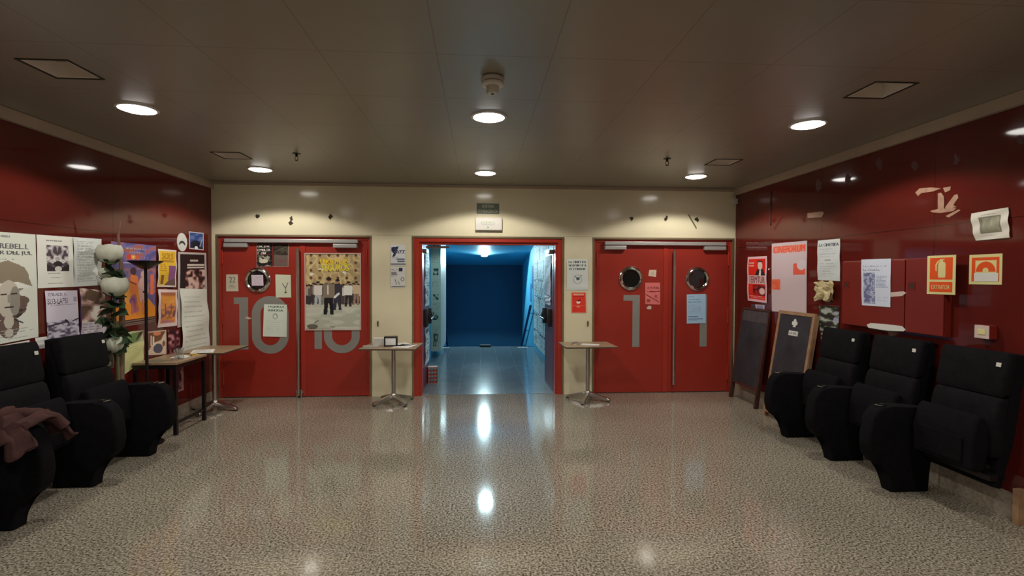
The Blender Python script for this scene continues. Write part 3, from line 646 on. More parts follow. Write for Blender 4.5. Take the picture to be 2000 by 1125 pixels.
# side rail of the second board's rear frame
bm = bmesh.new(); box(bm, .028, .055, -.295, -.27, .0, 1.15, .002); box(bm, .028, .055, .27, .295, .0, 1.15, .002); put('rear_leg_frame', bm, 'lightwood')
bm = bmesh.new(); [prism(bm, arc(q, z_, .019, .021, 0, 360, 14)[:-1], .003, .0055, 'x') for q, z_ in ((0, 1.07), (-.026, 1.045), (.026, 1.045))]; prism(bm, [(-.006, 1.05), (.006, 1.05), (.022, 1.005), (-.022, 1.005)], .0035, .0058, 'x'); put('emblem', bm, 'paper')
put('word_plate', BX(.0035, .0058, -.075, .075, .915, .965), 'paper')
g = letters('KAVER', (0, 0, 0), (1, 0, 0), (0, 1, 0), .12, .026, t, 'slate', (0, 0, 1))
for v in g.data.vertices: a, b, c = v.co; v.co = Mx @ Vector((.0028-c*.3, .06-a, .927+b))
# ------------------------------------------------------------------ FIRE CABINET and devices on the right wall
cy0, cy1, cz0, cz1, cd = 3.36, 4.37, 1.085, 1.655, .06
t = thing('fire_hose_cabinet', 'wide red two door fire cabinet on the right wall above the seats', 'cabinet', (XR, (cy0+cy1)/2, cz0))
yy = (cy1-cy0)/2; hh = cz1-cz0; ym = 3.69-(cy0+cy1)/2
obj('body', BX(-cd+.012, -.001, -yy, yy, 0, hh, .003), 'cabred', t)
dA = obj('cabinet_door', BX(-cd, -cd+.011, ym+.005, yy-.004, .008, hh-.008, .002), 'cabred', t); dB = obj('cabinet_door', BX(-cd, -cd+.011, -yy+.004, ym-.005, .008, hh-.008, .002), 'cabred', t)
for d_, y in ((dA, yy-.06), (dB, ym-.06)):
    bm = bmesh.new(); q = .03
    box(bm, -cd-.003, -cd, y-q, y+q, .33, .336); box(bm, -cd-.003, -cd, y-q, y+q, .384, .39); box(bm, -cd-.003, -cd, y-q, y-q+.006, .336, .384); box(bm, -cd-.003, -cd, y+q-.006, y+q, .336, .384); l = obj('lock_frame', bm, 'cabred', d_)
    obj('lock', BX(-cd-.001, -cd, y-.015, y+.015, .342, .378), 'mark', l)
def scrap(name, wall, poly, m, label, cat='torn paper', d=0, group=None, th=.0012):
    pts = onwall(wall, poly, d+.0008); n = Vector(WALLS[wall][2]); bm = bmesh.new(); a = [bm.verts.new(Vector(p)+n*th) for p in pts]; b = [bm.verts.new(p) for p in pts]
    bm.faces.new(a); bm.faces.new(b[::-1])
    for i in range(len(a)): bm.faces.new((a[i], a[(i+1) % len(a)], b[(i+1) % len(a)], b[i]))
    return tag(obj(name, bm, m), label, cat, group)
scrap('torn_paper', 'right', [(1693, 634), (1700, 631), (1730, 633), (1762, 637), (1769, 644), (1765, 647), (1735, 646), (1696, 640)], 'paper', 'long white torn paper strip at the bottom of the fire cabinet', d=cd)
scrap('torn_paper', 'right', [(1739, 571), (1765, 569), (1770, 572), (1762, 578), (1739, 580)], 'scrap', 'short white torn strip beside the blue printed sheet on the fire cabinet', d=cd)
# alarm call point
t = thing('alarm_call_point', 'small square red and cream alarm button on the right wall', 'alarm button', (XR, 3.09, 1.155)); 
obj('housing', BX(-.055, -.001, -.05, .05, -.045, .045, .004), 'cabred', t); obj('front_plate', BX(-.059, -.055, -.048, .048, -.043, .043, .002), 'scrap', t); obj('window', BX(-.062, -.059, -.026, .026, -.018, .018, .002), 'signyellow', t)
# signs
def sign_quad(wall, x0, y0, x1, y1, d=0): return onwall(wall, [(x0, y0), (x1, y0), (x1, y1), (x0, y1)], d)
def board_from(quad, nrm, th): # thin plate through 4 world points
    bm = bmesh.new(); n = Vector(nrm); a = [bm.verts.new(Vector(p)+n*th) for p in quad]; b = [bm.verts.new(Vector(p)+n*.0006) for p in quad]
    bm.faces.new(a); bm.faces.new(b[::-1])
    for i in range(4): bm.faces.new((a[i], a[(i+1) % 4], b[(i+1) % 4], b[i]))
    return bm
def wall_sign(name, label, cat, wall, TL, BR, d, th, m):
    """axis aligned plate on a wall: returns the thing and a function placing shapes in 0..1 (u right, v up as seen)"""
    ax, val, n = WALLS[wall]; val = val+d*n[ax]; a, b = hit(*TL, ax, val), hit(*BR, ax, val); ex = Vector((1, 0, 0)) if wall == 'back' else Vector((0, 1, 0)) if wall == 'left' else Vector((0, -1, 0))
    wv = abs((b-a).dot(ex)); hv = a.z-b.z; o = a.copy(); o.z = b.z; nv = Vector(n)
    t = thing(name, label, cat, tuple(o))
    bm = bmesh.new(); P = lambda u, v, q: ex*(u*wv)+Vector((0, 0, v*hv))+nv*q
    def plate(poly, z0, z1, m, nm, par=t):
        bm = bmesh.new(); A = [bm.verts.new(P(u, v, z1)) for u, v in poly]; B = [bm.verts.new(P(u, v, z0)) for u, v in poly]; bm.faces.new(A); bm.faces.new(B[::-1])
        for i in range(len(A)): bm.faces.new((A[i], A[(i+1) % len(A)], B[(i+1) % len(A)], B[i]))
        return obj(nm, bm, m, par)
    base = plate([(0, 0), (1, 0), (1, 1), (0, 1)], .0008, th, m, 'plate')
    def word(s_, u0, v0, u1, v1, m, par=base): return letters(s_, P(u0, v0, th+.0002), ex, (0, 0, 1), (u1-u0)*wv, (v1-v0)*hv, par, m, nv)
    return t, base, plate, word, th
R4 = lambda a, b, c, d: [(a, b), (c, b), (c, d), (a, d)]
t, base, plate, word, th = wall_sign('fire_extinguisher_sign', 'orange fire extinguisher sign with cream border on the right cabinet door', 'sign', 'right', (1812, 500), (1866, 576), cd, .002, 'signyellow')
plate(R4(.10, .38, .90, .94), th, th+.0006, 'orange', 'orange_field', base); plate(R4(.10, .06, .90, .32), th, th+.0006, 'orange', 'orange_band', base)
plate([(.42, .43)]+[(.64, .43), (.66, .48), (.66, .78), (.62, .83), (.56, .84), (.56, .88), (.62, .88), (.62, .90), (.48, .90), (.36, .84), (.30, .76), (.31, .60), (.35, .60), (.35, .75), (.40, .82), (.47, .86), (.47, .84), (.42, .81), (.40, .76), (.40, .48)], th+.0006, th+.001, 'signyellow', 'extinguisher_symbol', base)
g = word('EXTINTOR', .18, .13, .82, .24, 'signyellow'); g.location = (-.0012, 0, 0)
t, base, plate, word, th = wall_sign('fire_hose_sign', 'orange and cream fire hose sign half covered by white paper on the right wall', 'sign', 'right', (1894, 498), (1957, 556), 0, .002, 'signyellow')
plate(R4(.08, .10, .92, .90), th, th+.0004, 'orange', 'orange_field', base); plate(R4(.20, .13, .84, .80), th+.0004, th+.0008, 'signyellow', 'inner_field', base)
plate(arc(.52, .42, .30, .34, 0, 180, 18), th+.0008, th+.0012, 'orange', 'hose_reel_symbol', base); plate(arc(.52, .46, .09, .10, 0, 360, 16)[:-1], th+.0012, th+.0016, 'signyellow', 'reel_hub', base)
plate(R4(.17, .10, .90, .38), th+.0017, th+.0022, 'paper', 'cover_paper', base)
t, base, plate, word, th = wall_sign('exit_sign', 'grey green SORTIDA D\'EMERGENCIA sign above the open doorway', 'sign', 'back', (931, 397), (975, 418), 0, .003, 'signgreen')
word('SORTIDA', .24, .58, .76, .86, 'signtext'); word("D'EMERGÈNCIA", .06, .10, .94, .46, 'signtext')
t, base, plate, word, th = wall_sign('emergency_light', 'white emergency light unit fixed under the exit sign above the doorway', 'emergency light', 'back', (929, 426), (980, 449), 0, .045, 'white')
plate(R4(.0, -.06, 1.0, .0), .0008, th, 'silver', 'bottom_rim', base)
plate([(.2, .48), (.27, .40), (.66, .40), (.73, .48), (.73, .68), (.66, .74), (.27, .74), (.2, .68)], th, th+.003, 'silver', 'label_bezel', base)
plate(R4(.25, .46, .68, .68), th+.003, th+.004, 'signtext', 'exit_label', base); g = word('SORTIDA', .28, .52, .65, .62, 'signgreen'); g.location = (0, -.0042, 0)
plate([(.36, .16), (.44, .30), (.52, .30), (.58, .16), (.50, -.02), (.44, -.02)], th, th+.004, 'signtext', 'arrow_boss', base)
plate([(.43, .22), (.51, .22), (.47, .08)], th+.004, th+.0045, 'signgreen', 'arrow', base)
# little dark hooks beside the doors and fixings high on the cream wall
for x, lab in ((738, 'small dark slot fitting on the cream wall right of door 10'), (1148, 'small dark slot fitting on the cream wall left of door 1')):
    p = hit(x, 632, 1, D); t = thing('wall_hook', lab, 'hook', tuple(p)); obj('plate', BX(-.010, .010, -.006, -.0005, -.035, .035, .002), 'bronze', t); obj('hook', TB([(0, -.006, .012), (0, -.02, .012), (0, -.022, -.012)], .004, 8), 'black', t)
for k, (x, y, lab) in enumerate(((503, 423, 'leftmost dark broken fixing above door 10'), (569, 427, 'middle dark broken fixing above door 10, with a dangling piece'), (645, 424, 'rightmost dark broken fixing above door 10'), (1234, 427, 'leftmost dark broken fixing above door 1'), (1301, 427, 'middle small dark fixing above door 1'), (1361, 428, 'rightmost dark broken fixing above door 1'))):
    rr = random.Random(k); pts = [(x+math.cos(a)*rr.uniform(1.5, 5), y+math.sin(a)*rr.uniform(2, 6.5)) for a in [i*2*PI/9 for i in range(9)]]
    o = scrap('broken_fixing', 'back', pts, 'mark', lab, 'fixing', group='broken letter fixings on the cream wall', th=.006)
scrap('broken_fixing', 'back', [(563, 435), (568, 431), (573, 436), (567, 440)], 'mark', 'tiny loose dark piece hanging below the middle fixing above door 10', 'fixing', th=.006)
p = hit(1352, 431, 1, D); tag(obj('wooden_stick', TB([hit(1345, 419, 1, D-.012), hit(1360, 445, 1, D-.012)], .007, 8), 'stem'), 'slanted thin olive stick fixed high on the cream wall above door 1', 'stick')
# ------------------------------------------------------------------ CORRIDOR PAPERS, BRICK
B_ = lambda: None
def news(seed, w=22, h=30):
    a = Art(w, h, (184, 192, 190), seed); r = a.r
    a.rect(.08, .05, .92, .05+.05*r.randint(1, 3), (70, 85, 95))
    for k in range(r.randint(2, 5)):
        x0 = r.uniform(.05, .55); y0 = r.uniform(.15, .75); a.blobs(x0, y0, x0+r.uniform(.2, .42), y0+r.uniform(.08, .2), 1, [(60, 75, 85), (110, 125, 130), (165, 175, 175)], 4, 4)
    a.lines(.06, .18, .94, .97, 13, (96, 112, 120), .75, .45); return a
GN = 'printed sheets papering the right wall of the blue corridor'
protos = [news(20+k) for k in range(6)]; rr = random.Random(3); cnt = 0; base_ = {}
for i in range(7):
    for j in range(6):
        y1 = 10.74-i*.315; z1 = 2.16-j*.345; a, b = y1-.30, z1-.335; dy = rr.uniform(-.01, .01); k = rr.randrange(6)
        if j == 5 and i == 6: continue
        if k in base_:
            o = base_[k].copy(); COL.objects.link(o)
        else:
            o = printed('printed_sheet', [(0, .30, .335), (0, 0, .335), (0, 0, 0), (0, .30, 0)], protos[k], None, .002, .003, (-1, 0, 0)); base_[k] = o
        o.location = (CX1-.001-.002*((i+j) % 3), a+dy, b+rr.uniform(-.01, .01)); o.rotation_euler = (rr.uniform(-.02, .02), 0, 0)
        tag(o, 'printed black and white sheet pasted among others on the right corridor wall', 'paper', GN)
for z, y, h_ in ((1.75, 11.1, .5), (1.35, 11.45, .4)):
    o = printed('wall_notice', [(CX1, y+.13, z), (CX1, y-.1, z), (CX1, y-.1, z-h_), (CX1, y+.13, z-h_)], Art(10, 24, (35, 80, 125), 5).lines(.1, .1, .9, .9, 8, (60, 110, 150)), None, 0, .004, (-1, 0, 0))
    tag(o, 'dark blue notice on the right corridor wall above the stairs, %s one' % ('higher' if z > 1.5 else 'lower'), 'paper')
pos = ['topmost', 'second from top', 'third from top', 'fourth from top', 'lowest']
for j in range(5):
    z1 = 2.30-j*.43; a = Art(18, 38, (168, 170, 150), 40+j)
    a.lines(.1, .03, .9, .3, 5, (120, 125, 115), .5); a.blobs(.25, [.35, .5, .6, .35, .3][j], .8, [.6, .8, .85, .7, .85][j], 1, [(40, 62, 50), (90, 105, 90), (160, 162, 145)], 4, 4)
    o = printed('printed_sheet', [(CX0+.002, 9.36, z1), (-.703, 9.36, z1), (-.703, 9.36, z1-.425), (CX0+.002, 9.36, z1-.425)], a, None, .004, .002, (0, -1, 0)); tag(o, 'pale printed sheet on the corridor pillar, %s' % pos[j], 'paper', 'sheets on the corridor pillar')
# sheets on the open leaves (they face into the doorway)
xl_, xr_ = IX0-.012, IX1-.005
for j, (z1, z0) in enumerate(((1.88, 1.42), (1.41, 1.10), (.80, .30))):
    o = printed('pasted_paper', [(xl_, D+.45, z1), (xl_, D+.98, z1), (xl_, D+.98, z0), (xl_, D+.45, z0)], news(50+j, 26, 26), None, .012, .003, (1, 0, 0)); tag(o, 'whitish paper pasted on the left open door leaf, %s' % ('at the top', 'above the panic bar', 'below the panic bar')[j], 'paper')
for j, (z1, z0) in enumerate(((1.80, 1.25), (1.24, 1.12))):
    o = printed('pasted_paper', [(xr_, D+.96, z1), (xr_, D+.35, z1), (xr_, D+.35, z0), (xr_, D+.96, z0)], Art(24, 30, (190, 185, 190), 60+j).lines(.1, .1, .9, .9, 6, (150, 150, 160), .4), None, .012, .003, (-1, 0, 0)); tag(o, 'whitish paper pasted on the right open door leaf, %s' % ('large upper', 'small lower')[j], 'paper')
# hollow brick stack used as door stop
t = thing('hollow_brick', 'red hollow brick standing on the corridor floor by the left open leaf', 'brick', (-.655, 7.22, .002), .12)
bm = bmesh.new(); bw, bh, bd = .135, .225, .11; nx, nz = 3, 4; wl = .011
for i in range(nx+1): x = -bw/2+i*(bw-wl)/nx; box(bm, x, x+wl, -bd/2, bd/2, 0, bh)
for j in range(nz+1): z = j*(bh-wl)/nz; box(bm, -bw/2, bw/2, -bd/2+.0005, bd/2-.0005, z+.0003, z+wl-.0003)
obj('clay_body', bm, 'brick', t); obj('pale_cap', BX(-bw/2, bw/2, -bd/2, bd/2, bh, bh+.004), 'scrap', t)  # thin pale layer over the top of the brick
tag(obj('floor_strip', BX(.83, 1.04, CE-.22, CE-.14, .0025, .006), 'paper'), 'white strip lying on the corridor floor by the right handrail', 'strip'); tag(obj('floor_strip', BX(-.80, -.62, CE-.20, CE-.14, .0025, .006), 'paper'), 'white strip lying on the corridor floor by the left handrail', 'strip')
tag(obj('door_wedge', BX(.02, .26, CE-.10, CE-.03, .0065, .05, .01), 'black'), 'small black wedge at the top of the corridor stairs', 'wedge')
# ------------------------------------------------------------------ POSTERS, LEFT WALL
def shaded_face(a, cx, cy, s, hat, hair, skin, dark):
    a.ell(cx, cy-.30*s, .62*s, .30*s, hat); a.rect(cx-.62*s, cy-.24*s, cx+.62*s, cy-.1*s, WH)
    for k in range(60): q = a.r.uniform(0, 2*PI); a.ell(cx+math.cos(q)*.40*s+a.r.uniform(-.05, .05), cy+.12*s+abs(math.sin(q))*.30*s, .06, .035, hair if k % 2 else dark)
    a.poly([(cx-.62*s, cy-.30*s), (cx-.5*s, cy-.55*s), (cx, cy-.64*s), (cx+.5*s, cy-.5*s), (cx+.72*s, cy-.12*s), (cx+.3*s, cy-.22*s), (cx-.3*s, cy-.2*s), (cx-.72*s, cy-.1*s)], hat)
    a.ell(cx, cy+.10*s, .33*s, .36*s, skin); a.ell(cx+.18*s, cy+.14*s, .16*s, .28*s, tuple(int(c*.75) for c in skin))
    a.rect(cx-.24*s, cy-.02*s, cx-.06*s, cy+.015*s, dark); a.rect(cx+.06*s, cy-.02*s, cx+.24*s, cy+.015*s, dark); a.rect(cx-.03*s, cy+.02*s, cx+.04*s, cy+.17*s, tuple(int(c*.8) for c in skin))
    a.rect(cx-.13*s, cy+.24*s, cx+.13*s, cy+.27*s, dark); a.ell(cx, cy+.62*s, .30*s, .22*s, hair); a.ell(cx, cy+.52*s, .14*s, .14*s, skin); a.ell(cx, cy+.74*s, .12*s, .08*s, skin)
a = Art(96, 150, (196, 200, 190), 1)
shaded_face(a, .58, .56, .48, (128, 118, 100), (96, 80, 72), (178, 172, 160), (58, 46, 44))
a.text('EL REBEL.L', .30, .10, .88, .145, (90, 92, 92)).text('OR DEL JUL', .38, .165, .93, .21, (80, 82, 82)).lines(.1, .24, .9, .262, 1, (110, 110, 110)).lines(.1, .03, .8, .06, 1, (140, 140, 140)).line(.66, .80, .78, .84, .008, BK)
a.lines(.05, .885, .95, .99, 4, (150, 152, 148), .95, .35)
sheet('wall_poster', 'left', [(-75, 447), (68, 458), (74, 658), (-75, 686)], a, 'large white poster with a curly haired face in a wide hat at the left edge', 'poster')
sheet('blank_paper', 'left', [(-75, 690), (57, 664), (58, 688), (-75, 712)], Art(20, 10, (200, 200, 192)), 'blank white sheet under the face poster at the left edge', 'paper', off=.002)
a = Art(78, 92, (205, 207, 198), 2)
a.rect(.24, .18, .87, .68, (150, 145, 150)); a.blobs(.24, .18, .87, .68, 1, [(70, 60, 66), (150, 142, 146), (196, 192, 190), (160, 155, 158)], 8, 8)
h_ = a.w//2+4; seg = a.a[:, :, :]; i0, i1, j0, j1 = int(.18*a.h), int(.68*a.h), int(.24*a.w), int(.87*a.w); P_ = a.a[i0:i1, j0:j1]; n_ = P_.shape[1]; P_[:, n_-n_//2:] = P_[:, :n_//2][:, ::-1]
a.ell(.555, .54, .12, .05, (35, 28, 35)); a.poly([(.24, .55), (.50, .62), (.61, .62), (.87, .55), (.87, .68), (.24, .68)], (45, 38, 42)); a.ell(.555, .64, .10, .05, (190, 185, 182))
a.lines(.25, .09, .85, .12, 1, (120, 120, 120)).lines(.27, .72, .72, .75, 1, (110, 110, 110), .95).lines(.36, .80, .66, .84, 1, (110, 110, 110), .95).lines(.27, .91, .74, .94, 1, (100, 100, 100), .95)
sheet('wall_poster', 'left', [(70, 458), (141, 463), (143, 560), (73, 563)], a, 'white poster with a square black and white inkblot picture on the left wall', 'poster')
a = Art(50, 80, (196, 200, 198), 3); a.lines(.12, .08, .8, .92, 26, (140, 142, 142), .9, .4)
sheet('text_sheet', 'left', [(142, 463), (197, 467), (196, 557), (143, 560)], a, 'curled white page of dense text behind the top rose', 'paper', curl=.007)
sheet('backing_paper', 'left', [(68, 660), (190, 645), (188, 668), (69, 682)], Art(30, 8, (205, 202, 200)), 'long white paper strip below the mountain poster on the left wall', 'paper', off=.0015)
a = Art(66, 100, (196, 190, 205), 4); a.text('JORNADES IN', .06, .05, .64, .13, (38, 30, 48)).text('SUB-LAPSI', .05, .16, .66, .27, (38, 30, 48)).rect(.86, .14, .97, .24, (150, 145, 165)).lines(.06, .29, .95, .31, 1, (110, 100, 120), .95)
a.blobs(.0, .62, 1, .97, 1, [(90, 82, 100), (130, 122, 140), (180, 174, 190), (196, 190, 205)], 12, 9); a.poly([(0, .60), (.3, .64), (.6, .56), (.62, .62), (1, .60), (1, .5), (0, .5)], (196, 190, 205)); a.rect(0, .35, 1, .60, (196, 190, 205))
a.line(.05, .70, .6, .66, .025, (62, 55, 68)); a.line(.58, .62, .66, .68, .03, (45, 38, 50)); a.line(.8, .66, .98, .62, .02, (55, 48, 60)); a.rect(.1, .965, .95, .985, (120, 112, 128))
sheet('wall_poster', 'left', [(86, 568), (149, 567), (153, 655), (91, 668)], a, 'lilac grey poster titled JORNADES with a rocky landscape', 'poster', off=.006)
a = Art(44, 74, (175, 160, 160), 5); a.blobs(0, 0, 1, .72, 1, [(90, 72, 62), (140, 112, 104), (185, 150, 142), (205, 200, 190)], 5, 7); a.ell(.5, .14, .3, .12, (100, 80, 66)); a.rect(0, .72, 1, 1, (200, 192, 200)).lines(.1, .75, .9, .98, 4, (160, 150, 165)); a.rect(0, 0, .04, 1, (60, 36, 66))
sheet('wall_poster', 'left', [(152, 562), (203, 568), (206, 650), (155, 657)], a, 'faded brown portrait poster half hidden by the rose leaves', 'poster', curl=.012, off=.003)
a = Art(96, 150, (92, 84, 130), 6); a.blobs(0, 0, 1, .22, 1, [(80, 76, 128), (96, 88, 136), (112, 98, 150), (150, 90, 90)], 9, 5)
a.blobs(0, .30, 1, .62, 1, [(96, 84, 128), (118, 92, 122), (150, 100, 92), (104, 88, 130)], 7, 6)
a.poly([(0, .93), (0, .82), (.30, .56), (.45, .45), (1, .80), (1, .93)], (205, 128, 42)); a.poly([(.18, .66), (.42, .42), (.55, .62), (.35, .75)], (214, 140, 60))
a.ell(.46, .34, .07, .05, (70, 45, 55)); a.poly([(.36, .50), (.42, .38), (.56, .40), (.58, .56), (.50, .66), (.40, .62)], (198, 112, 60)); a.poly([(.56, .52), (.62, .42), (.76, .40), (.82, .58), (.78, .74), (.62, .72)], (186, 150, 142)); a.ell(.70, .38, .07, .05, (190, 150, 140))
a.poly([(.40, .64), (.52, .62), (.60, .84), (.42, .86)], (150, 86, 104)); a.ell(.44, .70, .07, .04, (110, 70, 130)); a.rect(.86, .38, .95, .64, (226, 104, 66)); a.line(.36, .46, .52, .50, .012, (96, 50, 60)); a.ell(.70, .60, .02, .015, BK)
for x in (.44, .54, .68, .76): a.line(x, .70, x+.02, .88, .014, (176, 100, 84))
a.rect(0, .235, .62, .25, (160, 156, 196)); a.text('BENVINGUDES', .30, .05, .74, .075, (170, 176, 160)); a.text('DES ESPERIT', .36, .10, .68, .12, (160, 164, 158)); a.ell(.37, .17, .05, .03, (196, 60, 52)); a.ell(.46, .165, .055, .035, (226, 132, 60)); a.ell(.46, .165, .02, .015, (230, 215, 120)); a.ell(.56, .17, .05, .03, (190, 90, 70)); a.text('CO', .62, .15, .8, .19, (120, 116, 170))
a.rect(0, .925, 1, .94, (60, 36, 34)); a.rect(0, .94, 1, 1, (120, 96, 84)); a.rect(0, .955, 1, .967, (40, 26, 30)); a.rect(.0, .982, 1, .99, (45, 30, 30))
sheet('wall_poster', 'left', [(216, 471), (304, 480), (302, 628), (218, 642)], a, 'large violet and orange poster of painted dancers on the left wall', 'poster')
a = Art(52, 92, (205, 190, 180), 7); a.rect(.05, .04, .95, .96, (204, 164, 46)); a.rect(.55, .42, .95, .82, (122, 78, 118)); a.poly([(.35, .95), (.6, .82), (.95, .76), (.95, .96)], (98, 74, 74)); a.text('SOLS', .18, .10, .80, .26, (158, 112, 44)).rect(.2, .28, .85, .34, (168, 124, 50)).lines(.12, .40, .5, .6, 4, (150, 104, 40), .9).rect(.16, .68, .3, .92, (122, 84, 50))
sheet('wall_poster', 'left', [(308, 486), (343, 489), (342, 561), (306, 560)], a, 'yellow and violet poster with a white border on the left wall', 'poster', curl=.012)
a = Art(52, 92, (210, 186, 184), 8); a.rect(.12, .08, .9, .9, (196, 128, 66)); a.rect(.12, .08, .9, .16, (160, 96, 62)); a.rect(.17, .20, .85, .36, (204, 142, 66)); a.blobs(.12, .46, .9, .78, 1, [(120, 82, 84), (168, 108, 76), (198, 134, 72)], 7, 4); a.rect(.2, .83, .8, .90, (172, 112, 112)); a.line(.35, .40, .35, .66, .03, (120, 74, 70)); a.line(.65, .42, .65, .66, .03, (120, 74, 70))
sheet('wall_poster', 'left', [(308, 565), (345, 566), (344, 636), (307, 640)], a, 'orange and pink poster with a white border below the yellow one', 'poster', curl=.012)
a = Art(60, 60, (196, 196, 188), 9); a.ell(.5, .65, .34, .18, (60, 60, 62)).ell(.5, .72, .24, .14, (200, 198, 190)).ring(.5, .5, .47, .47, .06, (150, 150, 148))
t = thing('round_sticker', 'small oval white sticker at the top of the left wall posters', 'sticker', tuple(onwall('left', [(355, 473)])[0])); 
bm = bmesh.new(); prism(bm, [(p*1.0, q) for p, q in arc(0, 0, .095, .10, 0, 360, 28)[:-1]], .001, .004, 'x'); o = obj('disc', bm, 'paper', t)
bm = bmesh.new(); prism(bm, arc(0, -.03, .058, .045, 0, 180, 14)+arc(0, -.03, .038, .02, 180, 0, 14), .004, .005, 'x'); obj('drawing', bm, 'slate', o)
a = Art(40, 46, (178, 170, 178), 10); a.rect(.06, .05, .94, .94, (48, 66, 118)); a.blobs(.06, .05, .94, .5, 1, [(44, 62, 120), (58, 80, 130), (84, 104, 150)], 4, 4); a.ell(.45, .72, .38, .24, (22, 26, 42)); a.rect(.06, .84, .94, .94, (22, 26, 40)); a.ell(.48, .9, .12, .09, (206, 208, 214)); a.line(.86, .4, .74, .8, .03, (150, 160, 180))
sheet('photo_print', 'left', [(368, 452), (397, 455), (397, 489), (369, 486)], a, 'small blue photo print at the top right of the left wall posters', 'photo')
a = Art(70, 150, (170, 160, 158), 11); a.rect(.07, .03, .93, .56, (38, 26, 28)); a.rect(.4, .10, .68, .125, (170, 160, 150)); a.rect(.3, .16, .92, .185, (190, 180, 172)).rect(.3, .20, .92, .22, (190, 180, 172)); a.blobs(.24, .24, .93, .56, 1, [(48, 26, 30), (110, 74, 72), (168, 132, 124), (196, 168, 156)], 10, 8)
sheet('wall_poster', 'left', [(347, 492), (402, 494), (405, 628), (346, 640)], a, 'dark poster of a seated crowd near the left corner', 'poster')
a = Art(60, 96, (202, 207, 196), 12); a.lines(.1, .12, .93, .97, 11, (172, 180, 172), .98, .25)
sheet('handwritten_sheet', 'left', [(349, 563), (401, 565), (407, 678), (354, 692)], a, 'long white handwritten sheet hanging below the crowd poster', 'paper', curl=.02, off=.008)
a = Art(50, 84, (186, 186, 132), 13); a.rect(0, 0, 1, .34, (162, 160, 128)); a.poly([(0, .1), (.5, .05), (1, .02), (.8, .3), (.2, .34), (0, .3)], (96, 120, 72)); a.poly([(.62, .3), (.78, .06), (1, .02), (.9, .14)], (66, 48, 42)); a.lines(.1, .42, .9, .58, 3, (166, 168, 110), .8)
sheet('wall_poster', 'left', [(235, 649), (279, 645), (279, 704), (235, 737)], a, 'yellow green leaflet low on the left wall behind the desk', 'poster', curl=.01)
a = Art(46, 60, (190, 168, 150), 14); a.rect(.06, .06, .94, .94, (196, 176, 156)); a.poly([(.05, .05), (.95, .05), (.7, .4), (.3, .5), (.05, .8)], (110, 72, 56)); a.ell(.5, .12, .2, .08, (196, 122, 84)); a.ell(.55, .74, .25, .2, (78, 76, 92)); a.line(.3, .25, .3, .6, .04, (206, 190, 168)); a.line(.18, .2, .18, .6, .03, (206, 190, 168)); a.ell(.85, .55, .08, .12, (120, 84, 66))
sheet('wall_poster', 'left', [(287, 648), (324, 644), (324, 692), (287, 694)], a, 'small brown and cream poster with a grey round shape behind the desk', 'poster')
a = Art(34, 60, (60, 26, 30), 15); a.blobs(0, 0, 1, 1, 1, [(52, 20, 26), (84, 38, 44), (130, 76, 84), (170, 120, 124)], 5, 8)
sheet('wall_poster', 'left', [(327, 645), (350, 643), (351, 690), (328, 693)], a, 'small dark red poster beside the brown one behind the desk', 'poster')
a = Art(24, 70, (74, 42, 46), 16); a.rect(.75, 0, 1, 1, (140, 120, 112)).rect(0, .93, 1, 1, (150, 110, 112)); a.blobs(0, .3, .75, .93, 1, [(60, 28, 34), (110, 66, 76), (156, 110, 116)], 4, 7)
sheet('wall_poster', 'left', [(340, 706), (357, 702), (358, 762), (341, 768)], a, 'narrow dark picture on the left wall under the desk top', 'poster')
a = Art(20, 44, (96, 84, 70), 17); a.rect(.1, .05, .9, .95, (52, 46, 34)).ell(.4, .7, .3, .15, (110, 110, 92))
sheet('wall_poster', 'left', [(206, 690), (221, 688), (221, 718), (206, 722)], a, 'tiny dark framed picture behind the rose stems', 'poster')
# ------------------------------------------------------------------ SHEETS ON DOORS AND CREAM WALL
dd = -(YF-D)      # leaves sit a little behind the wall plane
def dsheet(name, pts, art, label, cat='paper', off=.003, curl=.002, d=dd): return sheet(name, 'back', pts, art, label, cat, d, curl, off=off)
a = Art(60, 80, BK, 20); a.text('CINE JOVE', .06, .08, .84, .20, (205, 200, 188)).text('COMUNISTA', .06, .24, .86, .34, (205, 200, 188)).text('EL CINE', .08, .38, .62, .47, (205, 200, 188)); a.blobs(.05, .52, .95, .96, 1, [BK, BK, (60, 56, 46), (150, 148, 130)], 7, 6); a.ell(.45, .75, .28, .09, (190, 186, 166)).ell(.25, .64, .1, .05, (180, 176, 160)); a.line(0, .47, 1, .47, .012, (130, 50, 44)); a.rect(0, 0, .03, 1, (140, 110, 100)); a.rect(0, .97, 1, 1, (150, 110, 100))
dsheet('wall_poster', [(501, 475), (532, 475), (532, 521), (501, 522)], a, 'black film club poster with white capitals above the left porthole', 'poster')
a = Art(54, 80, (46, 38, 34), 21); a.rect(.05, .5, .95, .95, (96, 82, 76)); a.blobs(.05, .05, .95, .5, 1, [(40, 32, 28), (52, 44, 38), (66, 60, 50)], 5, 4); a.line(.15, .35, .8, .15, .03, (80, 76, 62)); a.ell(.6, .75, .25, .06, (110, 70, 66)); a.ring(.5, .5, .72, .72, .02, (110, 90, 80)); a.rect(.94, 0, 1, 1, (140, 110, 100)); a.rect(0, .96, 1, 1, (150, 120, 110))
dsheet('wall_poster', [(533, 475), (565, 476), (564, 521), (533, 521)], a, 'dark brown landscape poster right of the black film club poster', 'poster')
a = Art(36, 48, (186, 176, 158), 22); a.text('22', .25, .14, .75, .48, (98, 112, 96)); a.lines(.2, .56, .85, .9, 5, (130, 132, 116))
dsheet('notice', [(442, 536), (465, 536), (466, 569), (442, 569)], a, 'small beige notice marked 22 at the left of door 10', 'notice')
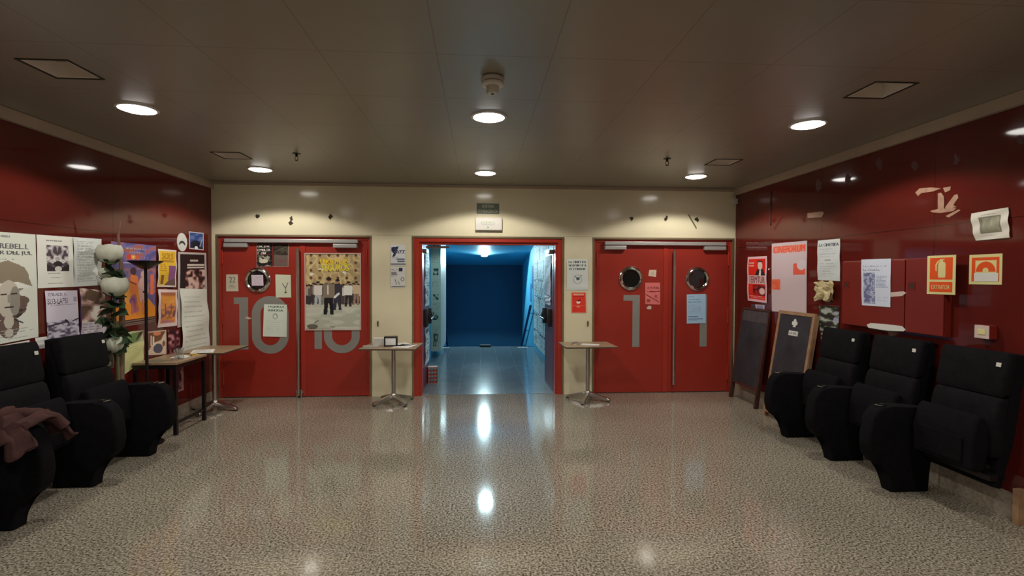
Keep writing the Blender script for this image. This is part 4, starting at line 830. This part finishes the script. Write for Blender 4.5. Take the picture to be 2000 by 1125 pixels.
a = Art(40, 60, (190, 194, 172), 23); a.line(.45, .4, .65, .6, .03, (110, 96, 84)).line(.8, .35, .65, .6, .03, (110, 96, 84)).line(.65, .6, .66, .78, .03, (110, 90, 80)).ell(.64, .78, .1, .03, (80, 70, 66))
dsheet('notice', [(538, 536), (568, 537), (569, 581), (539, 581)], a, 'pale notice with a small tree drawing right of the left porthole', 'notice')
a = Art(24, 24, (192, 180, 192), 24); a.lines(.15, .15, .85, .85, 5, (172, 160, 176))
sheet('sticker', 'back', [(491, 537), (514, 537), (515, 558), (492, 558)], a, 'square lilac sticker in the middle of the left porthole', 'sticker', dd+.012, 0)
a = Art(66, 92, (196, 206, 194), 25); a.text('TAQUILLA', .14, .04, .86, .11, (66, 92, 84)).text('INVERSA', .18, .15, .82, .22, (66, 92, 84)); a.ring(.5, .37, .11, .085, .22, (110, 128, 118)); a.line(.45, .28, .42, .34, .012, (110, 128, 118)); a.line(.52, .28, .56, .36, .012, (110, 128, 118)); a.lines(.1, .5, .9, .9, 7, (178, 190, 180), .9, .35)
dsheet('notice', [(516, 594), (561, 595), (560, 658), (514, 657)], a, 'white handwritten TAQUILLA INVERSA notice over the grey zero of door 10', 'notice', off=.005)
# movie poster
a = Art(108, 146, (176, 160, 128), 26); a.blobs(0, 0, 1, .45, 1, [(150, 134, 96), (170, 150, 108), (186, 166, 122), (160, 138, 96)], 12, 8)
for j in range(4):
    for i in range(6): a.ell(.09+i*.165, .02+j*.10, .03, .02, (112, 84, 58)); a.ell(.09+i*.165, .015+j*.10, .016, .012, (78, 50, 38))
a.rect(0, .68, 1, 1, (172, 174, 158)); a.blobs(0, .72, 1, 1, 1, [(160, 164, 148), (172, 174, 158), (182, 184, 168), (176, 176, 162)], 5, 6)
r_ = a.r
for k in range(26): a.person(.02+k*.039, .66+r_.uniform(-.01, .02), .27, [(150, 140, 130), (90, 80, 76), (190, 186, 176), (60, 54, 56)][r_.randint(4)], [(50, 46, 50), (70, 60, 56), (120, 112, 104)][r_.randint(3)])
a.person(.22, .70, .34, (196, 190, 182), (158, 166, 166)); a.person(.78, .70, .34, (214, 208, 196), (42, 36, 38)); a.person(.93, .66, .30, (186, 164, 132), (140, 110, 90)); a.person(.58, .75, .42, (52, 48, 56), (46, 44, 56)); a.person(.42, .81, .50, (120, 108, 92), (24, 22, 26)); a.rect(.385, .42, .42, .54, (196, 190, 176)); a.line(.53, .575, .60, .53, .02, (226, 222, 212))
a.poly([(.64, .23), (.74, .23), (.73, .28)], (230, 228, 214)); a.ell(.10, .27, .04, .015, (214, 208, 190)); a.ell(.27, .205, .05, .01, (220, 214, 190))
a.text('UNOS MESES', .26, .065, .76, .13, (206, 178, 34)); a.text('SEGUROS', .28, .135, .78, .225, (220, 190, 40)); a.ell(.12, .97, .1, .035, (96, 90, 80)); a.rect(.44, .965, .54, .98, (110, 104, 96)); a.line(.16, .92, .22, .89, .01, (100, 96, 86))
a.ring(.5, .5, .71, .71, .0, BK)
q = onwall('back', [(596, 494), (705, 494), (705, 645), (596, 645)], dd); o0 = Vector(q[3])
t = thing('movie_poster', 'large framed film poster of a crowd with yellow title on door 10', 'poster', tuple(o0))
o = printed('print', [tuple(Vector(p)-o0) for p in onwall('back', [(598, 496), (704, 496), (703, 643), (598, 642)], dd)], a, t, .002, .004, (0, -1, 0))
bm = bmesh.new(); x1 = q[1][0]-o0.x; z1 = q[0][2]-o0.z; e = .012
for r4 in ((0, x1, 0, e), (0, x1, z1-e, z1), (0, e, e, z1-e), (x1-e, x1, e, z1-e)): box(bm, r4[0], r4[1], -.011, -.0015, r4[2], r4[3])
obj('moulding', bm, 'scrap', t)
# cream wall left of the doorway
a = Art(40, 58, (188, 190, 190), 27); a.poly([(.05, .12), (.55, .08), (.45, .25), (.3, .55), (.1, .6), (.2, .4), (.05, .3)], (38, 42, 70)); a.text('Jazz', .2, .18, .95, .5, (58, 62, 84)); a.rect(.4, .66, .95, .72, (84, 88, 104)).rect(.45, .76, .95, .82, (84, 88, 104)).rect(0, .90, 1, .95, (58, 60, 76)).lines(.1, .55, .6, .7, 3, (120, 124, 134))
sheet('wall_poster', 'back', [(763, 478), (792, 478), (792, 519), (763, 519)], a, 'upper white Jazz poster on the cream wall left of the doorway', 'poster')
a = Art(40, 58, (190, 190, 186), 28); a.rect(.55, .06, .8, .22, (40, 44, 66)); a.lines(.05, .1, .5, .5, 6, (110, 112, 118)); a.rect(.05, .26, .4, .4, (120, 122, 128)); a.ring(.8, .6, .12, .1, .3, (84, 86, 96)); a.line(.3, .6, .4, .85, .02, (80, 82, 90)).line(.5, .7, .6, .85, .02, (80, 82, 90)).rect(.05, .93, .98, .97, (60, 62, 76))
sheet('wall_poster', 'back', [(763, 521), (792, 521), (792, 561), (763, 562)], a, 'lower white poster with drawings on the cream wall left of the doorway', 'poster')
# cream wall right of the doorway
a = Art(62, 82, (196, 202, 198), 29); a.text('LA CINETIKA', .08, .06, .9, .135, (72, 84, 84)).text('NO FOMENTA', .06, .175, .92, .25, (72, 84, 84)).text('EL CONSUM', .12, .29, .86, .36, (72, 84, 84)); a.ring(.5, .66, .2, .15, .09, (120, 130, 130)); a.ell(.52, .64, .08, .05, (70, 84, 88)).line(.38, .55, .46, .62, .015, (90, 100, 102)).line(.7, .52, .58, .62, .015, (90, 100, 102)).rect(.05, .93, .95, .96, (176, 190, 194))
sheet('notice', 'back', [(1107, 506), (1148, 506), (1149, 566), (1107, 566)], a, 'white LA CINETIKA notice on the cream wall beside door 1', 'notice')
a = Art(44, 62, (200, 52, 36), 30); a.ring(.5, .5, .72, .72, .0, BK).rect(0, 0, 1, .03, (220, 110, 90)).rect(0, .97, 1, 1, (220, 110, 90)).rect(0, 0, .04, 1, (220, 110, 90)).rect(.96, 0, 1, 1, (220, 110, 90)); a.rect(.14, .07, .86, .15, (232, 150, 128)).rect(.14, .18, .86, .21, (120, 40, 36)); a.ell(.47, .48, .13, .07, (236, 206, 190)).poly([(.35, .42), (.6, .3), (.66, .4), (.5, .46)], (120, 30, 28)); a.rect(.02, .64, .98, .66, (236, 130, 108)).ell(.46, .70, .12, .03, (236, 140, 120))
sheet('wall_poster', 'back', [(1116, 571), (1144, 571), (1145, 611), (1116, 611)], a, 'small red poster below the LA CINETIKA notice', 'poster')
# door 1 sheets
a = Art(24, 26, (200, 178, 160), 31); a.ell(.5, .5, .22, .2, (176, 170, 150))
dsheet('sticker', [(1268, 527), (1282, 527), (1281, 541), (1266, 539)], a, 'small cream square sticker right of the porthole on door 1', 'sticker')
a = Art(46, 64, (196, 104, 100), 32); a.text('X VOTAS', .12, .18, .92, .30, (112, 44, 50)); a.lines(.1, .38, .5, .46, 2, (130, 54, 60)); a.line(.3, .42, .95, .40, .03, (120, 30, 34)); a.line(.05, .55, .9, .88, .03, (112, 40, 44)); a.rect(.62, .56, .8, .68, (150, 70, 76)); a.rect(.1, .76, .35, .9, (140, 62, 66)); a.lines(.5, .72, .9, .9, 3, (176, 84, 82))
dsheet('wall_poster', [(1260, 552), (1289, 552), (1289, 595), (1260, 594)], a, 'pink crossed out leaflet on the left leaf of door 1', 'poster')
scrap('torn_paper', 'back', [(1262, 602), (1267, 597), (1272, 598), (1272, 604), (1266, 604)], 'scrap', 'tiny torn white scrap under the pink leaflet on door 1', d=dd)
a = Art(54, 86, (150, 180, 204), 33); a.lines(.08, .08, .5, .12, 1, (52, 66, 96), 1).lines(.08, .17, .8, .21, 1, (60, 74, 104), 1).lines(.08, .26, .9, .29, 1, (80, 96, 122), 1).lines(.1, .36, .9, .68, 8, (128, 154, 180), .95, .4).rect(.08, .76, .6, .78, (60, 74, 104)).rect(.08, .84, .85, .86, (60, 74, 104)).lines(.1, .88, .8, .95, 2, (110, 130, 156))
dsheet('notice', [(1341, 575), (1378, 574), (1378, 631), (1341, 632)], a, 'light blue typed notice below the right porthole of door 1', 'notice', off=.005)
scrap('torn_paper', 'back', [(478, 621), (483, 618), (492, 622), (486, 624)], 'scrap', 'tiny torn scrap between the grey digits on door 10', d=dd, th=.004)
# ------------------------------------------------------------------ RIGHT WALL SHEETS
a = Art(56, 96, (206, 166, 170), 40); a.rect(.07, .05, .93, .95, (196, 36, 26)); a.rect(.07, .05, .5, .95, (206, 40, 24)); a.ell(.66, .20, .11, .10, (200, 180, 172)); a.rect(.56, .09, .78, .13, (52, 34, 42)); a.poly([(.42, .40), (.52, .28), (.80, .28), (.93, .40), (.93, .42), (.42, .42)], (40, 30, 36)); a.poly([(.6, .42), (.64, .28), (.70, .28), (.72, .42)], (196, 186, 180)); a.rect(.07, .42, .93, .60, (196, 172, 170)); a.text('FERMTUR', .1, .44, .9, .585, (130, 60, 66)); a.rect(.1, .12, .38, .16, (230, 150, 140)).rect(.1, .19, .36, .22, (230, 150, 140)); a.blobs(.30, .62, .93, .85, 1, [(120, 24, 24), (150, 36, 30), (84, 24, 30)], 4, 4); a.ell(.76, .76, .14, .07, (206, 176, 170)); a.lines(.1, .87, .9, .94, 2, (220, 170, 160), .9)
sheet('wall_poster', 'right', [(1461, 502), (1499, 500), (1499, 592), (1461, 587)], a, 'red poster of a man in a dark suit near the corner of the right wall', 'poster', curl=.01)
a = Art(30, 18, (176, 160, 170), 41); a.poly([(0, 0), (.3, 0), (.4, 1), (0, 1)], (64, 54, 66)); a.rect(.45, .1, .9, .9, (120, 120, 146))
sheet('photo_print', 'right', [(1468, 594), (1494, 596), (1494, 607), (1468, 607)], a, 'small grey photo strip under the red poster on the right wall', 'photo')
a = Art(100, 150, (186, 168, 172), 42); a.rect(.04, .05, .96, .14, (206, 124, 104)); a.text('CINEFORUM', .06, .045, .95, .15, (206, 74, 56)); a.rect(.64, .31, .96, .47, (214, 84, 66)); a.ell(.86, .33, .12, .07, (190, 176, 184)); a.rect(.01, .53, .27, .68, (214, 92, 62)); a.blobs(.01, .53, .27, .68, 1, [(208, 84, 58), (220, 108, 74), (214, 96, 64)], 3, 3); a.lines(.1, .2, .9, .26, 2, (176, 172, 184), .8)
sheet('wall_poster', 'right', [(1508, 476), (1577, 470), (1576, 612), (1508, 608)], a, 'large pinkish white programme poster with orange blocks above the chalkboards', 'poster')
a = Art(62, 92, (190, 196, 196), 43); a.text('LA CINETIKA', .07, .09, .93, .16, (72, 78, 88)); a.lines(.12, .22, .88, .46, 4, (164, 172, 176), .9, .3); a.rect(.34, .49, .62, .51, (120, 126, 134)); a.lines(.12, .58, .88, .95, 6, (160, 170, 176), .95, .3)
sheet('notice', 'right', [(1598, 470), (1642, 466), (1642, 549), (1598, 547)], a, 'white LA CINETIKA letter on the right wall above the crumpled paper', 'notice', curl=.008)
# crumpled cream paper
c_ = Vector(onwall('right', [(1611, 568)], .03)[0]); rr = random.Random(5); bm = bmesh.new(); t = thing('crumpled_paper', 'crumpled cream paper taped on the right wall beside the fire cabinet', 'paper', tuple(c_))
for q in range(3):
    V = []
    for i in range(7):
        row = []
        for j in range(7):
            u, v = i/6-.5, j/6-.5; row.append(bm.verts.new((-.012*q+.018*abs(math.sin(i*.9+q)+math.cos(j*.8+q*2))-.02, u*(.25-.03*q)+.012*math.sin(j*2+q), v*(.19-.02*q)+.015*math.sin(i*1.9+q*2))))
        V.append(row)
    for i in range(6):
        for j in range(6): bm.faces.new((V[i][j], V[i+1][j], V[i+1][j+1], V[i][j+1]))
obj('sheet', bm, 'yellowpaper', t)
a = Art(44, 90, (46, 34, 36), 44); a.blobs(0, .05, 1, .7, 1, [(40, 32, 34), (50, 56, 44), (84, 96, 76), (150, 156, 150)], 6, 11); a.blobs(.05, .72, .85, 1, 1, [(60, 44, 42), (170, 142, 124), (196, 172, 150)], 5, 5); a.rect(0, 0, 1, .02, (120, 60, 60)); a.ell(.85, .2, .12, .05, (150, 148, 170)); a.ell(.86, .36, .14, .06, (140, 142, 170)); a.poly([(.75, 1), (.78, .7), (1, .65), (1, 1)], (48, 12, 16))
sheet('wall_poster', 'right', [(1600, 595), (1641, 597), (1637, 674), (1603, 667)], a, 'torn dark poster with green and white flowers above the first right seat', 'poster')
a = Art(64, 104, (186, 192, 208), 45); a.text('Desallotjament', .08, .13, .86, .18, (70, 76, 110)).text('La Cinetika', .08, .20, .64, .25, (70, 76, 110)); a.blobs(.08, .29, .49, .95, 1, [(96, 100, 134), (130, 134, 162), (166, 172, 192), (112, 118, 148)], 5, 14); a.lines(.52, .36, .93, .62, 9, (140, 150, 176), .9); a.lines(.55, .8, .93, .9, 3, (166, 176, 196))
sheet('notice', 'right', [(1683, 507), (1741, 505), (1740, 600), (1684, 596)], a, 'pale blue printed notice on the left door of the fire cabinet', 'notice', cd)
# curled photo sheet
a = Art(60, 50, (190, 186, 174), 46); a.rect(.22, .20, .80, .78, (110, 108, 94)); a.blobs(.30, .24, .76, .74, 1, [(124, 122, 104), (140, 136, 116), (132, 128, 110)], 4, 4); a.lines(.3, .12, .7, .15, 1, (130, 126, 116), 1); a.lines(.2, .86, .75, .89, 1, (150, 146, 136), 1)
sheet('photo_sheet', 'right', [(1898, 417), (1972, 405), (1975, 464), (1907, 470)], a, 'curling white sheet with a grey photograph high on the right wall', 'photo', curl=.014, off=.004)
# tape residue high on the right wall
scrap('tape_remnant', 'right', [(1577, 416), (1607, 413), (1609, 416), (1605, 424), (1577, 426)], 'tape', 'pale strip of tape left on the right wall above the LA CINETIKA letter', 'tape')
TG = 'torn tape remnants above the fire cabinet'
for pts, lab in (([(1788, 376), (1796, 368), (1820, 366), (1838, 368), (1822, 374), (1800, 377), (1793, 383)], 'horizontal torn tape remnant, topmost left of the tape cluster'), ([(1842, 367), (1857, 364), (1856, 371), (1846, 376)], 'small torn tape piece at the top right of the tape cluster'), ([(1832, 378), (1838, 376), (1844, 384), (1844, 408), (1832, 410)], 'upright torn tape strip in the tape cluster'), ([(1864, 381), (1870, 379), (1872, 386), (1862, 400), (1868, 404), (1850, 409), (1846, 405)], 'slanted torn tape strip in the tape cluster'), ([(1817, 412), (1832, 408), (1868, 406), (1862, 412), (1838, 416), (1822, 415)], 'lowest horizontal torn tape strip of the cluster'), ([(1847, 422), (1872, 409), (1876, 411), (1853, 425)], 'thin torn tape sliver at the bottom right of the cluster')):
    scrap('tape_remnant', 'right', pts, 'tape', lab, 'tape', group=TG, d=.001*(len(pts) % 3))
for k, (x, y) in enumerate(((1599, 362), (1657, 350), (1718, 318), (1786, 326), (1868, 312), (1992, 276))):
    rr = random.Random(90+k); pts = [(x+math.cos(q)*rr.uniform(3, 9), y+math.sin(q)*rr.uniform(5, 15)) for q in [i*2*PI/10 for i in range(10)]]
    scrap('glue_stain', 'right', pts, 'tapedark', 'faded glue stain high on the right wall, number %s from the door wall' % ('one', 'two', 'three', 'four', 'five', 'six')[k], 'stain', group='glue stains high on the right wall', th=.0005)
tag(obj('cable_cover', BX(XR-.008, XR-.001, 5.60, 5.61, 2.10, 2.50), 'tapedark'), 'thin vertical strip on the right wall near the corner', 'strip')
scrap('tape_remnant', 'right', [(1480, 473), (1508, 471), (1508, 479), (1481, 480)], 'tapedark', 'dull tape strip left of the large programme poster', 'tape')
